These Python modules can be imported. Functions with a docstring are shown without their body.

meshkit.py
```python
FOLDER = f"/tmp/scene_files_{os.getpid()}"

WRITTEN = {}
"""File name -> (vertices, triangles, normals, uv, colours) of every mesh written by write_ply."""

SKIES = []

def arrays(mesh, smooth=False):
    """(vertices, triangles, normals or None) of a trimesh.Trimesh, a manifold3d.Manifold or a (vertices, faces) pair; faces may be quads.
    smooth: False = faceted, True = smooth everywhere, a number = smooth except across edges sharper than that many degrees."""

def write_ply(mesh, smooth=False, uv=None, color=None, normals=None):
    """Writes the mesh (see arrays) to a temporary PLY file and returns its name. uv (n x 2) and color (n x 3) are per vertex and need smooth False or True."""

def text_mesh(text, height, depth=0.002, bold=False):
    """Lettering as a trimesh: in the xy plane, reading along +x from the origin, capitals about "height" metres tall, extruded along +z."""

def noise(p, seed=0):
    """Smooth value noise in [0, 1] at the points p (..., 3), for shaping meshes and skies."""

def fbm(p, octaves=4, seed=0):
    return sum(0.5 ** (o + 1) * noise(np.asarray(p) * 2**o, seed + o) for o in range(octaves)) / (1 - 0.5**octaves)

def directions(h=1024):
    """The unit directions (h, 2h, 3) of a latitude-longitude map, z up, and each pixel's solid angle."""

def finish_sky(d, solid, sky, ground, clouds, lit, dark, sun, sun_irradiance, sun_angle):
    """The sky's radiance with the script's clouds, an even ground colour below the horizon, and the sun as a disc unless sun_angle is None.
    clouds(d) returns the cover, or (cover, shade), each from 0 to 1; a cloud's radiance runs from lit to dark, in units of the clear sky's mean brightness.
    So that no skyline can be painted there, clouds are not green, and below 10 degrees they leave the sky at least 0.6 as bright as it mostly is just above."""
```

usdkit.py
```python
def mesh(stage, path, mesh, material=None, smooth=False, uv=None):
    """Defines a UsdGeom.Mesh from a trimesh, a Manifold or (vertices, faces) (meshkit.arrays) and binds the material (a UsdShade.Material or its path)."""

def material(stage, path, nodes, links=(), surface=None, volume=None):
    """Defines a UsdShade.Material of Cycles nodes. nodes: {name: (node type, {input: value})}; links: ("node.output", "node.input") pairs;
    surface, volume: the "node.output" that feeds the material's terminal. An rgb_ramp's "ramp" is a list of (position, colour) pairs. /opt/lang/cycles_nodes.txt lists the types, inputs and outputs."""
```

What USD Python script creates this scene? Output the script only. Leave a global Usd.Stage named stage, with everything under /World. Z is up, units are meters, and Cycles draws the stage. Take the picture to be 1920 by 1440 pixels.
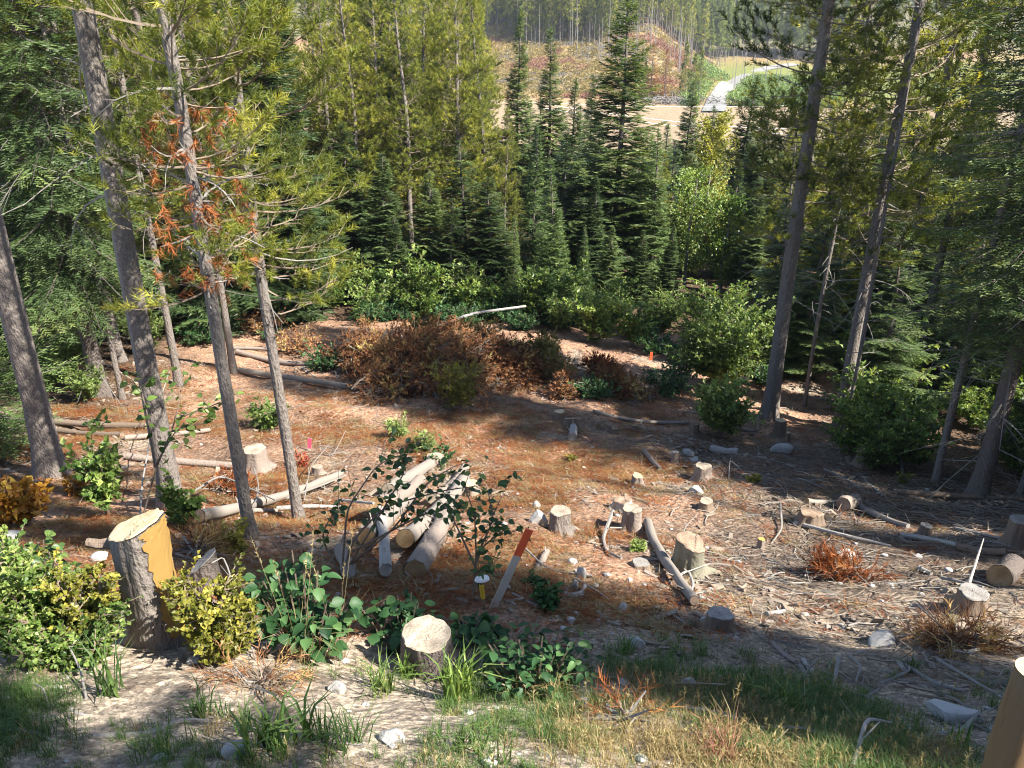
import math
import numpy as np
import usdkit
import meshkit
from pxr import Usd, UsdGeom, UsdLux, UsdShade, Gf, Sdf, Vt

stage = Usd.Stage.CreateInMemory()
UsdGeom.SetStageUpAxis(stage, UsdGeom.Tokens.z)
UsdGeom.SetStageMetersPerUnit(stage, 1.0)
WORLD = UsdGeom.Xform.Define(stage, '/World')
stage.SetDefaultPrim(WORLD.GetPrim())
UsdGeom.Scope.Define(stage, '/World/Looks')

# ------------------------------------------------------------------ camera, sky, sun
FPX, PITCH, CAMZ = 1442.0, math.radians(23.0), 1.56
cam = UsdGeom.Camera.Define(stage, '/World/camera')
cam.CreateHorizontalApertureAttr(36.0)
cam.CreateVerticalApertureAttr(27.0)
cam.CreateFocalLengthAttr(36.0 * FPX / 1920.0)
cam.CreateClippingRangeAttr(Gf.Vec2f(0.05, 5000.0))
cam.AddTranslateOp().Set(Gf.Vec3d(0, 0, CAMZ))
cam.AddRotateXOp().Set(90.0 - math.degrees(PITCH))
cam.CreateExposureAttr(1.9)

SUN_AZ, SUN_EL = math.atan2(0.906, -0.423), math.radians(45.0)      # azimuth as atan2(x, y)
HAZE = 0.0002
SKY, SUNI = 0.095, 1.25
usdkit.material(stage, '/World/Looks/sky', {
    's': ('sky_texture', {'sky_type': 'single_scattering', 'sun_disc': False, 'sun_elevation': SUN_EL, 'sun_rotation': SUN_AZ, 'altitude': 1200.0, 'air_density': 1.0, 'aerosol_density': 1.0}),
    'b': ('background_shader', {'strength': SKY})}, [('s.color', 'b.color')], surface='b.background')
dome = UsdLux.DomeLight.Define(stage, '/World/sky')
UsdShade.MaterialBindingAPI.Apply(dome.GetPrim()).Bind(UsdShade.Material.Get(stage, '/World/Looks/sky'))
dome.GetPrim().SetCustomDataByKey('kind', 'structure')
sun = UsdLux.DistantLight.Define(stage, '/World/sun')
sun.CreateIntensityAttr(SUNI)
sun.CreateAngleAttr(0.53)
sun.CreateColorAttr(Gf.Vec3f(1.0, 0.94, 0.84))
sun.GetPrim().CreateAttribute('inputs:normalize', Sdf.ValueTypeNames.Bool).Set(True)
sd = np.array([math.sin(SUN_AZ) * math.cos(SUN_EL), math.cos(SUN_AZ) * math.cos(SUN_EL), math.sin(SUN_EL)])
zax = sd / np.linalg.norm(sd)
xax = np.cross([0, 0, 1.0], zax); xax /= np.linalg.norm(xax)
yax = np.cross(zax, xax)
sun.AddTransformOp().Set(Gf.Matrix4d(*xax, 0, *yax, 0, *zax, 0, 0, 0, 0, 1))

# ------------------------------------------------------------------ small helpers
used = {}


def numbered(path):
    n = used.get(path, -1) + 1
    used[path] = n
    return path if n == 0 else f'{path}_{n:03d}'


def tag(o, label=None, cat=None, group=None, kind=None):
    p = o.GetPrim() if hasattr(o, 'GetPrim') else o
    for k, v in (('label', label), ('category', cat), ('group', group), ('kind', kind)):
        if v:
            p.SetCustomDataByKey(k, v)
    return p


def rng(seed):
    return np.random.default_rng(seed)


def unit(a):
    a = np.asarray(a, float)
    return a / np.maximum(np.linalg.norm(a, axis=-1, keepdims=True), 1e-12)


class MB:
    """collects triangles with one tint value per vertex"""
    def __init__(self):
        self.v, self.f, self.t, self.n = [], [], [], 0

    def add(self, v, f, t=0.5):
        v = np.asarray(v, float).reshape(-1, 3)
        self.v.append(v)
        self.f.append(np.asarray(f, int).reshape(-1, 3) + self.n)
        self.t.append(np.broadcast_to(np.asarray(t, float), (len(v),)))
        self.n += len(v)
        return self

    def soup(self, tri, t=0.5):
        tri = np.asarray(tri, float)
        n = len(tri)
        if n:
            self.add(tri.reshape(-1, 3), np.arange(n * 3).reshape(-1, 3), np.repeat(np.broadcast_to(np.asarray(t, float), (n,)), 3))
        return self

    def arrays(self):
        return np.vstack(self.v), np.vstack(self.f), np.concatenate(self.t)


def put(path, mb, mat, smooth=False):
    v, f, t = mb.arrays()
    m = UsdGeom.Mesh.Define(stage, path)
    m.CreatePointsAttr(Vt.Vec3fArray.FromNumpy(v.astype(np.float32)))
    m.CreateFaceVertexCountsAttr(Vt.IntArray.FromNumpy(np.full(len(f), 3, np.int32)))
    m.CreateFaceVertexIndicesAttr(Vt.IntArray.FromNumpy(f.astype(np.int32).ravel()))
    m.CreateSubdivisionSchemeAttr('none')
    if smooth:
        n = np.zeros_like(v)
        fn = np.cross(v[f[:, 1]] - v[f[:, 0]], v[f[:, 2]] - v[f[:, 0]])
        for k in range(3):
            np.add.at(n, f[:, k], fn)
        m.CreateNormalsAttr(Vt.Vec3fArray.FromNumpy(unit(n).astype(np.float32)))
        m.SetNormalsInterpolation('vertex')
    UsdGeom.PrimvarsAPI(m).CreatePrimvar('tint', Sdf.ValueTypeNames.FloatArray, 'vertex').Set(Vt.FloatArray.FromNumpy(t.astype(np.float32)))
    UsdShade.MaterialBindingAPI.Apply(m.GetPrim()).Bind(UsdShade.Material.Get(stage, '/World/Looks/' + mat))
    return m.GetPrim()


def part(name, mb, mat, parent, smooth=False, label=None, kind=None):
    p = put(numbered(f'{parent.GetPath()}/{name}'), mb, mat, smooth)
    return tag(p, label, kind=kind)


def thing(name, label, cat, loc=(0, 0, 0), rotz=0.0, group=None, kind=None):
    x = UsdGeom.Xform.Define(stage, numbered('/World/' + name))
    x.AddTranslateOp().Set(Gf.Vec3d(*map(float, loc)))
    if rotz:
        x.AddRotateZOp().Set(float(rotz))
    return tag(x, label, cat, group, kind)


def solo(name, mb, mat, label, cat, group=None, smooth=False, kind=None):
    return tag(put(numbered('/World/' + name), mb, mat, smooth), label, cat, group, kind)


def klass(name):
    """a class prim whose children are the parts every copy has"""
    return stage.CreateClassPrim('/World/' + name)


def copy_of(proto, name, label, cat, loc, rotz=0.0, scale=(1, 1, 1), group=None, tilt=None):
    x = UsdGeom.Xform.Define(stage, numbered('/World/' + name))
    x.AddTranslateOp().Set(Gf.Vec3d(*map(float, loc)))
    if tilt is not None:
        x.AddRotateXYZOp().Set(Gf.Vec3f(float(tilt[0]), float(tilt[1]), float(rotz)))
    else:
        x.AddRotateZOp().Set(float(rotz))
    x.AddScaleOp().Set(Gf.Vec3f(*map(float, scale)))
    p = x.GetPrim()
    p.GetReferences().AddInternalReference(proto.GetPath())
    p.SetInstanceable(True)
    return tag(p, label, cat, group)


def scatter(name, protos, pos, idx, rotz, scale, label, cat, tilt=None, parent='/World'):
    """uncountable small stuff: one PointInstancer"""
    path = numbered(f'{parent}/{name}')
    pi = UsdGeom.PointInstancer.Define(stage, path)
    rel = pi.CreatePrototypesRel()
    for k, (mb, mat) in enumerate(protos):
        put(f'{path}/piece_{k:03d}', mb, mat)
        rel.AddTarget(f'{path}/piece_{k:03d}')
    n = len(pos)
    pi.CreatePositionsAttr(Vt.Vec3fArray.FromNumpy(np.asarray(pos, np.float32)))
    pi.CreateProtoIndicesAttr(Vt.IntArray.FromNumpy(np.asarray(idx, np.int32)))
    s = np.asarray(scale, np.float32)
    s = np.repeat(s[:, None], 3, 1) if s.ndim == 1 else s
    pi.CreateScalesAttr(Vt.Vec3fArray.FromNumpy(np.ascontiguousarray(s)))
    hz = np.asarray(rotz) / 2
    q = np.stack([np.cos(hz), 0 * hz, 0 * hz, np.sin(hz)], 1)
    if tilt is not None:                                # tilt: normal of the ground under each piece
        up = unit(tilt)
        c = np.cross([0, 0, 1.0], up)
        w = 1 + up[:, 2]
        qt = unit(np.concatenate([w[:, None], c], 1))
        a, b = qt, q
        q = np.stack([a[:, 0] * b[:, 0] - a[:, 1] * b[:, 1] - a[:, 2] * b[:, 2] - a[:, 3] * b[:, 3],
                      a[:, 0] * b[:, 1] + a[:, 1] * b[:, 0] + a[:, 2] * b[:, 3] - a[:, 3] * b[:, 2],
                      a[:, 0] * b[:, 2] - a[:, 1] * b[:, 3] + a[:, 2] * b[:, 0] + a[:, 3] * b[:, 1],
                      a[:, 0] * b[:, 3] + a[:, 1] * b[:, 2] - a[:, 2] * b[:, 1] + a[:, 3] * b[:, 0]], 1)
    pi.CreateOrientationsAttr(Vt.QuathArray([Gf.Quath(float(x[0]), float(x[1]), float(x[2]), float(x[3])) for x in q]))
    return tag(pi, label, cat, kind='stuff')


# ------------------------------------------------------------------ shapes
def side_of(d):
    d = unit(d)
    ref = np.where(np.abs(d[..., 2:3]) > 0.9, [1.0, 0, 0], [0, 0, 1.0])
    a = unit(np.cross(d, ref))
    return a, np.cross(a, d)


def tube(mb, pts, radii, sides=8, tint=0.5, cap=True, jag=0.0, seed=0):
    pts = np.asarray(pts, float)
    n = len(pts)
    radii = np.broadcast_to(np.asarray(radii, float), (n,))
    d = np.gradient(pts, axis=0)
    a, b = side_of(unit(d.mean(0) if np.linalg.norm(d.mean(0)) > 1e-6 else d[0]))
    an = np.linspace(0, 2 * np.pi, sides, endpoint=False)
    dd = unit(d)
    A = unit(a - dd * (dd @ a)[:, None])
    B = np.cross(dd, A)
    r = radii[:, None] * np.ones(sides)
    if jag:
        r = r * (1 + jag * (rng(seed).random((n, sides)) - 0.5))
    v = pts[:, None] + r[..., None] * (np.cos(an)[None, :, None] * A[:, None] + np.sin(an)[None, :, None] * B[:, None])
    i = np.arange(n - 1)[:, None] * sides
    j = np.arange(sides)[None]
    k = (j + 1) % sides
    f = np.concatenate([np.stack([i + j, i + k, i + sides + k], -1).reshape(-1, 3), np.stack([i + j, i + sides + k, i + sides + j], -1).reshape(-1, 3)])
    v = v.reshape(-1, 3)
    if cap:
        v = np.vstack([v, pts[0], pts[-1]])
        c0, c1 = n * sides, n * sides + 1
        jj = np.arange(sides)
        kk = (jj + 1) % sides
        f = np.vstack([f, np.stack([np.full(sides, c0), kk, jj], 1), np.stack([np.full(sides, c1), (n - 1) * sides + jj, (n - 1) * sides + kk], 1)])
    return mb.add(v, f, tint)


def sticks(mb, P, Q, r0, r1, tint=0.5):
    """many straight three-sided twigs"""
    P, Q = np.asarray(P, float), np.asarray(Q, float)
    n = len(P)
    if n == 0:
        return mb
    a, b = side_of(Q - P)
    r0, r1 = (np.broadcast_to(np.asarray(r, float), (n,))[:, None] for r in (r0, r1))
    v = []
    for base, r in ((P, r0), (Q, r1)):
        for k in range(3):
            v.append(base + r * (math.cos(2.0944 * k) * a + math.sin(2.0944 * k) * b))
    v = np.stack(v, 1)
    f = np.array([[0, 1, 4], [0, 4, 3], [1, 2, 5], [1, 5, 4], [2, 0, 3], [2, 3, 5]])
    F = (np.arange(n)[:, None, None] * 6 + f[None]).reshape(-1, 3)
    return mb.add(v.reshape(-1, 3), F, np.repeat(np.broadcast_to(np.asarray(tint, float), (n,)), 6))


def blades(P, D, L, W, r):
    """thin triangles from P along D"""
    n = len(P)
    w = unit(np.cross(D, r.normal(size=(n, 3))))
    L, W = np.broadcast_to(L, (n,))[:, None], np.broadcast_to(W, (n,))[:, None]
    return np.stack([P - w * W / 2, P + w * W / 2, P + D * L], 1)


def tufts(P, A, n, L, W, axis_len, r, lo=0.5, hi=1.25):
    """bottle brushes of needles at P round the axis A"""
    m = len(P)
    P, A = np.repeat(P, n, 0), np.repeat(unit(A), n, 0)
    a, b = side_of(A)
    th, ph, u = r.random(m * n) * 6.2832, lo + (hi - lo) * r.random(m * n), r.random(m * n)
    D = A * np.cos(ph)[:, None] + (a * np.cos(th)[:, None] + b * np.sin(th)[:, None]) * np.sin(ph)[:, None]
    return blades(P + A * (u * axis_len)[:, None], D, L * (0.7 + 0.5 * r.random(m * n)), W, r)


def leaf_soup(P, D, N, L, W, fold=0.25):
    """folded two-triangle leaves: base P, pointing D, facing N"""
    D = unit(D)
    S = unit(np.cross(D, N))
    U = np.cross(S, D)
    L, W = np.broadcast_to(L, (len(P),))[:, None], np.broadcast_to(W, (len(P),))[:, None]
    tip = P + D * L
    l = P + D * L * 0.45 + S * W / 2 + U * W * fold
    q = P + D * L * 0.45 - S * W / 2 + U * W * fold
    return np.concatenate([np.stack([P, tip, l], 1), np.stack([P, q, tip], 1)])


def big_leaf(L, W, r, lobes=0):
    """one broad leaf along +x facing +z, about a dozen triangles"""
    k = 7
    t = np.linspace(0, 1, k)
    w = np.sin(np.pi * t ** 0.75) ** 0.8 * W / 2
    if lobes:
        w = w * (1 + 0.28 * np.cos(t * lobes * 6.2832))
    droop = -0.22 * L * t ** 2 * (0.5 + r.random())
    mid = np.stack([t * L, 0 * t, droop], 1)
    lift = 0.18 + 0.2 * r.random()
    left = mid + np.stack([0.04 * L * np.ones(k), w, w * lift], 1)
    right = mid + np.stack([0.04 * L * np.ones(k), -w, w * lift], 1)
    v = np.vstack([mid, left, right])
    f = []
    for i in range(k - 1):
        f += [[i, i + 1, k + i + 1], [i, k + i + 1, k + i], [i, 2 * k + i + 1, i + 1], [i, 2 * k + i, 2 * k + i + 1]]
    return v, np.array(f)


def ortho(D, N):
    """rotation matrix with x along D and z near N"""
    x = unit(D)
    y = unit(np.cross(N, x))
    return np.stack([x, y, np.cross(x, y)], 1)


# ------------------------------------------------------------------ terrain
PY = np.array([-60, -12, -3, 0, 3.56, 7.67, 12.6, 21, 30, 60, 110, 150, 190, 290, 330, 420, 700, 1500, 3000.])
PZ = np.array([1.0, -0.2, -0.9, -1.56, -3.13, -4.95, -6.08, -6.9, -7.5, -8.6, -9.4, -9.6, -9.3, -5.5, 1.0, 20, 62, 70, 70.]) + CAMZ
_yy = np.linspace(-60, 3000, 30601)
_k = np.exp(-0.5 * (np.arange(-40, 41) / 12.0) ** 2)
_zz = np.convolve(np.pad(np.interp(_yy, PY, PZ), 40, mode='edge'), _k / _k.sum(), 'valid')


def base_z(x, y):
    z = np.interp(y, _yy, _zz) - 0.055 * np.clip(x, -9, 9) * np.clip(1.5 - np.abs(y) / 40, 0, 1)
    # the valley's far side climbs sooner to the left of the road
    rise = np.clip((y - 165) / 70, 0, 1.6) * np.clip((70 - (x - 0.165 * y) * 3) / 70, 0, 1)
    return z + np.where(y > 165, 11.0 * rise * np.clip(1.4 - (y - 165) / 260, 0, 1), 0)


def ground_z(x, y, fine=True):
    x, y = np.broadcast_arrays(np.asarray(x, float), np.asarray(y, float))
    z = base_z(x, y)
    p = np.stack([x, y, 0 * x], -1)
    near = np.clip(1.6 - np.hypot(x, y) / 40, 0, 1)
    z = z + near * 0.34 * (meshkit.noise(p / 3.1, 5) - 0.5)
    if fine:
        z = z + near * (0.16 * (meshkit.noise(p / 0.75, 8) - 0.5) + 0.05 * (meshkit.noise(p / 0.23, 9) - 0.5))
    return z + (1 - near) * 2.0 * (meshkit.noise(p / 40.0, 3) - 0.5) * np.clip(np.hypot(x, y) / 120 - 0.3, 0, 1)


def ray(px, py):
    u, v = (px - 960) / FPX, (py - 720) / FPX
    return np.array([u, math.cos(PITCH) - v * math.sin(PITCH), -math.sin(PITCH) - v * math.cos(PITCH)])


def at(px, py):
    """the ground point seen at a pixel of the photograph"""
    d = ray(px, py)
    t = np.concatenate([np.linspace(1, 40, 1600), np.linspace(40.2, 800, 3000)])
    P = d * t[:, None] + [0, 0, CAMZ]
    below = P[:, 2] < ground_z(P[:, 0], P[:, 1])
    return P[np.argmax(below)] if below.any() else P[-1]


def depth(p):
    return p[1] * math.cos(PITCH) - (p[2] - CAMZ) * math.sin(PITCH)


def metres(px, p):
    return px * depth(p) / FPX


def height_px(p, hpx):
    """height of something standing at p that covers hpx pixels"""
    e = math.atan2(CAMZ - p[2], p[1])
    return metres(hpx, p) / math.cos(e) * (0.93 if hpx < 200 else 0.9)


def normal_at(x, y, e=0.25):
    zx = (ground_z(x + e, y, False) - ground_z(x - e, y, False)) / (2 * e)
    zy = (ground_z(x, y + e, False) - ground_z(x, y - e, False)) / (2 * e)
    return unit(np.stack([-zx, -zy, np.ones_like(zx)], -1))

# ------------------------------------------------------------------ materials
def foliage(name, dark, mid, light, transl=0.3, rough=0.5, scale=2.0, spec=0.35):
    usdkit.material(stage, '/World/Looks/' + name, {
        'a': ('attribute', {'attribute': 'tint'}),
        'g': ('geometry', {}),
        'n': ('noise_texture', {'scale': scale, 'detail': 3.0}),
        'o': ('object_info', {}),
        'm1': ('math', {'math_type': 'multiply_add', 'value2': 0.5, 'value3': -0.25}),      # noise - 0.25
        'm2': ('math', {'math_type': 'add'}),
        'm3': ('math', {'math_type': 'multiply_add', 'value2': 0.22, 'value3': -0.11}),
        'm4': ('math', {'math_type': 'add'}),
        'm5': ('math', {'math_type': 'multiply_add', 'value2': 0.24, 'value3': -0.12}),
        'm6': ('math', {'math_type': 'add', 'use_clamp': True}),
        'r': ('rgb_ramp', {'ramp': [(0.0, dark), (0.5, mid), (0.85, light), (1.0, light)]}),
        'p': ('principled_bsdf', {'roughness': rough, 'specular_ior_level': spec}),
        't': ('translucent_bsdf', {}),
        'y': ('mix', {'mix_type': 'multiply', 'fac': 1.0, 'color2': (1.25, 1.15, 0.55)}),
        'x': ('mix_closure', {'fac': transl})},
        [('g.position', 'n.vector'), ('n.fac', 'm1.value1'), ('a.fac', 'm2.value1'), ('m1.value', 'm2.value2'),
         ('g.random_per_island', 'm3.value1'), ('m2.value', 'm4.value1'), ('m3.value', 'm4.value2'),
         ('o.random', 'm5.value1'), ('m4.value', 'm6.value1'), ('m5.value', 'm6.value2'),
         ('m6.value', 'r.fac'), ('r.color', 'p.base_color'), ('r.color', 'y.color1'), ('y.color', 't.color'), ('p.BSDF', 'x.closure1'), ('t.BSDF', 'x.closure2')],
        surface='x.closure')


def woody(name, dark, mid, light, scale=(22, 22, 6), bump=0.7, dist=0.012, rough=0.85, fine=90.0, tintw=0.0):
    usdkit.material(stage, '/World/Looks/' + name, {
        'g': ('geometry', {}),
        'a': ('attribute', {'attribute': 'tint'}),
        'mp': ('mapping', {'scale': scale}),
        'n': ('noise_texture', {'scale': 1.0, 'detail': 5.0, 'roughness': 0.65, 'distortion': 0.4}),
        'v': ('voronoi_texture', {'scale': 1.6}),
        'n2': ('noise_texture', {'scale': fine, 'detail': 2.0}),
        'n3': ('noise_texture', {'scale': 1.3, 'detail': 2.0}),
        's': ('math', {'math_type': 'multiply_add', 'value2': 0.30}),
        's2': ('math', {'math_type': 'multiply_add', 'value2': 0.50, 'value3': -0.1}),
        's3': ('math', {'math_type': 'multiply_add', 'value2': 0.35, 'value3': -0.17}),
        'at': ('math', {'math_type': 'multiply_add', 'value2': tintw, 'value3': -0.5 * tintw}),
        'ad': ('math', {'math_type': 'add', 'use_clamp': True}),
        'r': ('rgb_ramp', {'ramp': [(0.22, dark), (0.5, mid), (0.78, light)]}),
        'b': ('bump', {'strength': bump, 'distance': dist}),
        'p': ('principled_bsdf', {'roughness': rough, 'specular_ior_level': 0.2})},
        [('g.position', 'mp.vector'), ('mp.vector', 'n.vector'), ('mp.vector', 'v.vector'), ('g.position', 'n2.vector'), ('g.position', 'n3.vector'),
         ('n2.fac', 's.value1'), ('n.fac', 's.value3'), ('v.distance', 's2.value1'), ('s.value', 's2.value3'), ('n3.fac', 's3.value1'),
         ('s2.value', 'ad.value1'), ('a.fac', 'at.value1'), ('s3.value', 'ad.value2'), ('ad.value', 'r.fac'), ('r.color', 'p.base_color'),
         ('s2.value', 'b.height'), ('b.normal', 'p.normal')], surface='p.BSDF')


foliage('pine_needles', (0.050, 0.072, 0.014), (0.205, 0.232, 0.036), (0.42, 0.40, 0.070), 0.42)
foliage('pine_needles_far', (0.060, 0.085, 0.022), (0.185, 0.225, 0.055), (0.33, 0.35, 0.09), 0.42)
foliage('spruce_needles', (0.018, 0.038, 0.016), (0.092, 0.142, 0.048), (0.27, 0.32, 0.105), 0.34)
foliage('young_fir_needles', (0.045, 0.085, 0.026), (0.125, 0.190, 0.060), (0.25, 0.30, 0.10), 0.32)
foliage('dead_needles', (0.09, 0.028, 0.012), (0.26, 0.085, 0.030), (0.40, 0.20, 0.075), 0.2, rough=0.8, spec=0.1)
foliage('slash_needles', (0.08, 0.034, 0.019), (0.31, 0.155, 0.075), (0.46, 0.36, 0.14), 0.2, rough=0.8, spec=0.1, scale=1.2)
foliage('olive_needles', (0.08, 0.065, 0.022), (0.25, 0.205, 0.070), (0.42, 0.37, 0.15), 0.25, rough=0.8, spec=0.1)
foliage('shrub_leaf', (0.035, 0.075, 0.018), (0.140, 0.225, 0.050), (0.33, 0.41, 0.12), 0.45, rough=0.4)
foliage('willow_leaf', (0.05, 0.095, 0.022), (0.200, 0.285, 0.080), (0.38, 0.47, 0.17), 0.45, rough=0.42)
foliage('yellow_leaf', (0.07, 0.085, 0.014), (0.20, 0.20, 0.032), (0.40, 0.36, 0.07), 0.4, rough=0.45)
foliage('orange_leaf', (0.16, 0.06, 0.01), (0.33, 0.17, 0.02), (0.45, 0.31, 0.05), 0.4, rough=0.5)
foliage('scrub_yellow', (0.13, 0.10, 0.035), (0.27, 0.205, 0.07), (0.38, 0.31, 0.12), 0.25, scale=0.2)
foliage('scrub_red', (0.12, 0.05, 0.035), (0.25, 0.125, 0.085), (0.34, 0.21, 0.13), 0.25, scale=0.2)
foliage('red_leaf', (0.18, 0.02, 0.015), (0.33, 0.06, 0.03), (0.45, 0.16, 0.06), 0.3)
foliage('aspen_leaf', (0.12, 0.14, 0.02), (0.27, 0.27, 0.05), (0.45, 0.42, 0.10), 0.4, rough=0.42)
foliage('thimble_leaf', (0.012, 0.040, 0.014), (0.035, 0.090, 0.030), (0.085, 0.165, 0.055), 0.28, rough=0.5, scale=6.0, spec=0.25)
foliage('sapling_leaf', (0.022, 0.055, 0.016), (0.070, 0.130, 0.038), (0.18, 0.25, 0.07), 0.38, rough=0.4, scale=8.0)
foliage('grass_green', (0.035, 0.075, 0.020), (0.085, 0.150, 0.040), (0.22, 0.27, 0.07), 0.35, rough=0.5)
foliage('grass_dry', (0.14, 0.09, 0.035), (0.28, 0.215, 0.10), (0.45, 0.38, 0.20), 0.3, rough=0.7)
foliage('grass_red', (0.12, 0.04, 0.03), (0.25, 0.11, 0.07), (0.38, 0.22, 0.12), 0.3, rough=0.7)
woody('pine_bark', (0.010, 0.0085, 0.008), (0.052, 0.042, 0.038), (0.17, 0.147, 0.13), dist=0.03, bump=1.0, scale=(30, 30, 12))
woody('spruce_bark', (0.009, 0.0075, 0.007), (0.040, 0.032, 0.029), (0.13, 0.108, 0.097), scale=(30, 30, 12), dist=0.03, bump=1.0)
woody('dead_branch', (0.041, 0.035, 0.031), (0.099, 0.088, 0.080), (0.196, 0.182, 0.165), scale=(30, 30, 30), bump=0.3)
woody('litter_wood', (0.032, 0.023, 0.017), (0.092, 0.069, 0.051), (0.217, 0.178, 0.140), scale=(5, 5, 5), bump=0.2)
woody('weathered_log', (0.047, 0.036, 0.029), (0.112, 0.091, 0.075), (0.207, 0.181, 0.156), scale=(26, 26, 26), bump=0.4, dist=0.006)
woody('log_bark', (0.034, 0.025, 0.021), (0.112, 0.085, 0.070), (0.218, 0.178, 0.150), scale=(24, 24, 24), bump=0.8)
woody('old_wood', (0.064, 0.056, 0.051), (0.152, 0.138, 0.125), (0.280, 0.260, 0.240), scale=(30, 30, 30), bump=0.5)
woody('amber_wood', (0.054, 0.022, 0.007), (0.162, 0.081, 0.019), (0.234, 0.144, 0.045), scale=(45, 45, 5), bump=0.5, dist=0.004, rough=0.6, tintw=1.1)
woody('peeled_wood', (0.029, 0.014, 0.007), (0.068, 0.038, 0.018), (0.113, 0.072, 0.037), scale=(60, 60, 4), bump=0.3, dist=0.004, rough=0.6, tintw=0.9)
woody('dark_wood', (0.02, 0.014, 0.011), (0.07, 0.048, 0.036), (0.16, 0.12, 0.09), scale=(40, 40, 12), bump=0.6)
woody('stem_wood', (0.03, 0.021, 0.016), (0.080, 0.057, 0.042), (0.18, 0.14, 0.105), scale=(30, 30, 30), bump=0.2)
woody('rock_grey', (0.077, 0.073, 0.069), (0.168, 0.161, 0.152), (0.294, 0.287, 0.273), scale=(7, 7, 7), bump=0.6, dist=0.02, fine=120.0)
woody('rock_pale', (0.137, 0.132, 0.124), (0.237, 0.232, 0.221), (0.326, 0.321, 0.309), scale=(6, 6, 6), bump=0.5, dist=0.02, fine=110.0)
woody('lath_wood', (0.24, 0.20, 0.165), (0.34, 0.29, 0.245), (0.45, 0.40, 0.34), scale=(50, 50, 6), bump=0.2, dist=0.003)
woody('moss_wood', (0.034, 0.036, 0.019), (0.091, 0.086, 0.055), (0.163, 0.154, 0.115), scale=(18, 18, 12), bump=0.8)


def paint(name, c, rough=0.5):
    usdkit.material(stage, '/World/Looks/' + name, {
        'g': ('geometry', {}), 'n': ('noise_texture', {'scale': 35.0, 'detail': 4.0}),
        'm': ('mix', {'color1': tuple(0.72 * x for x in c), 'color2': c}),
        'p': ('principled_bsdf', {'roughness': rough})},
        [('g.position', 'n.vector'), ('n.fac', 'm.fac'), ('m.color', 'p.base_color')], surface='p.BSDF')


paint('orange_paint', (0.85, 0.13, 0.045))
paint('pink_tape', (0.80, 0.10, 0.20))
paint('white_plastic', (0.80, 0.80, 0.78), 0.35)
paint('yellow_tape', (0.62, 0.38, 0.03))
paint('wire_metal', (0.55, 0.56, 0.57), 0.4)
paint('gravel', (0.20, 0.193, 0.182), 0.9)


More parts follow.
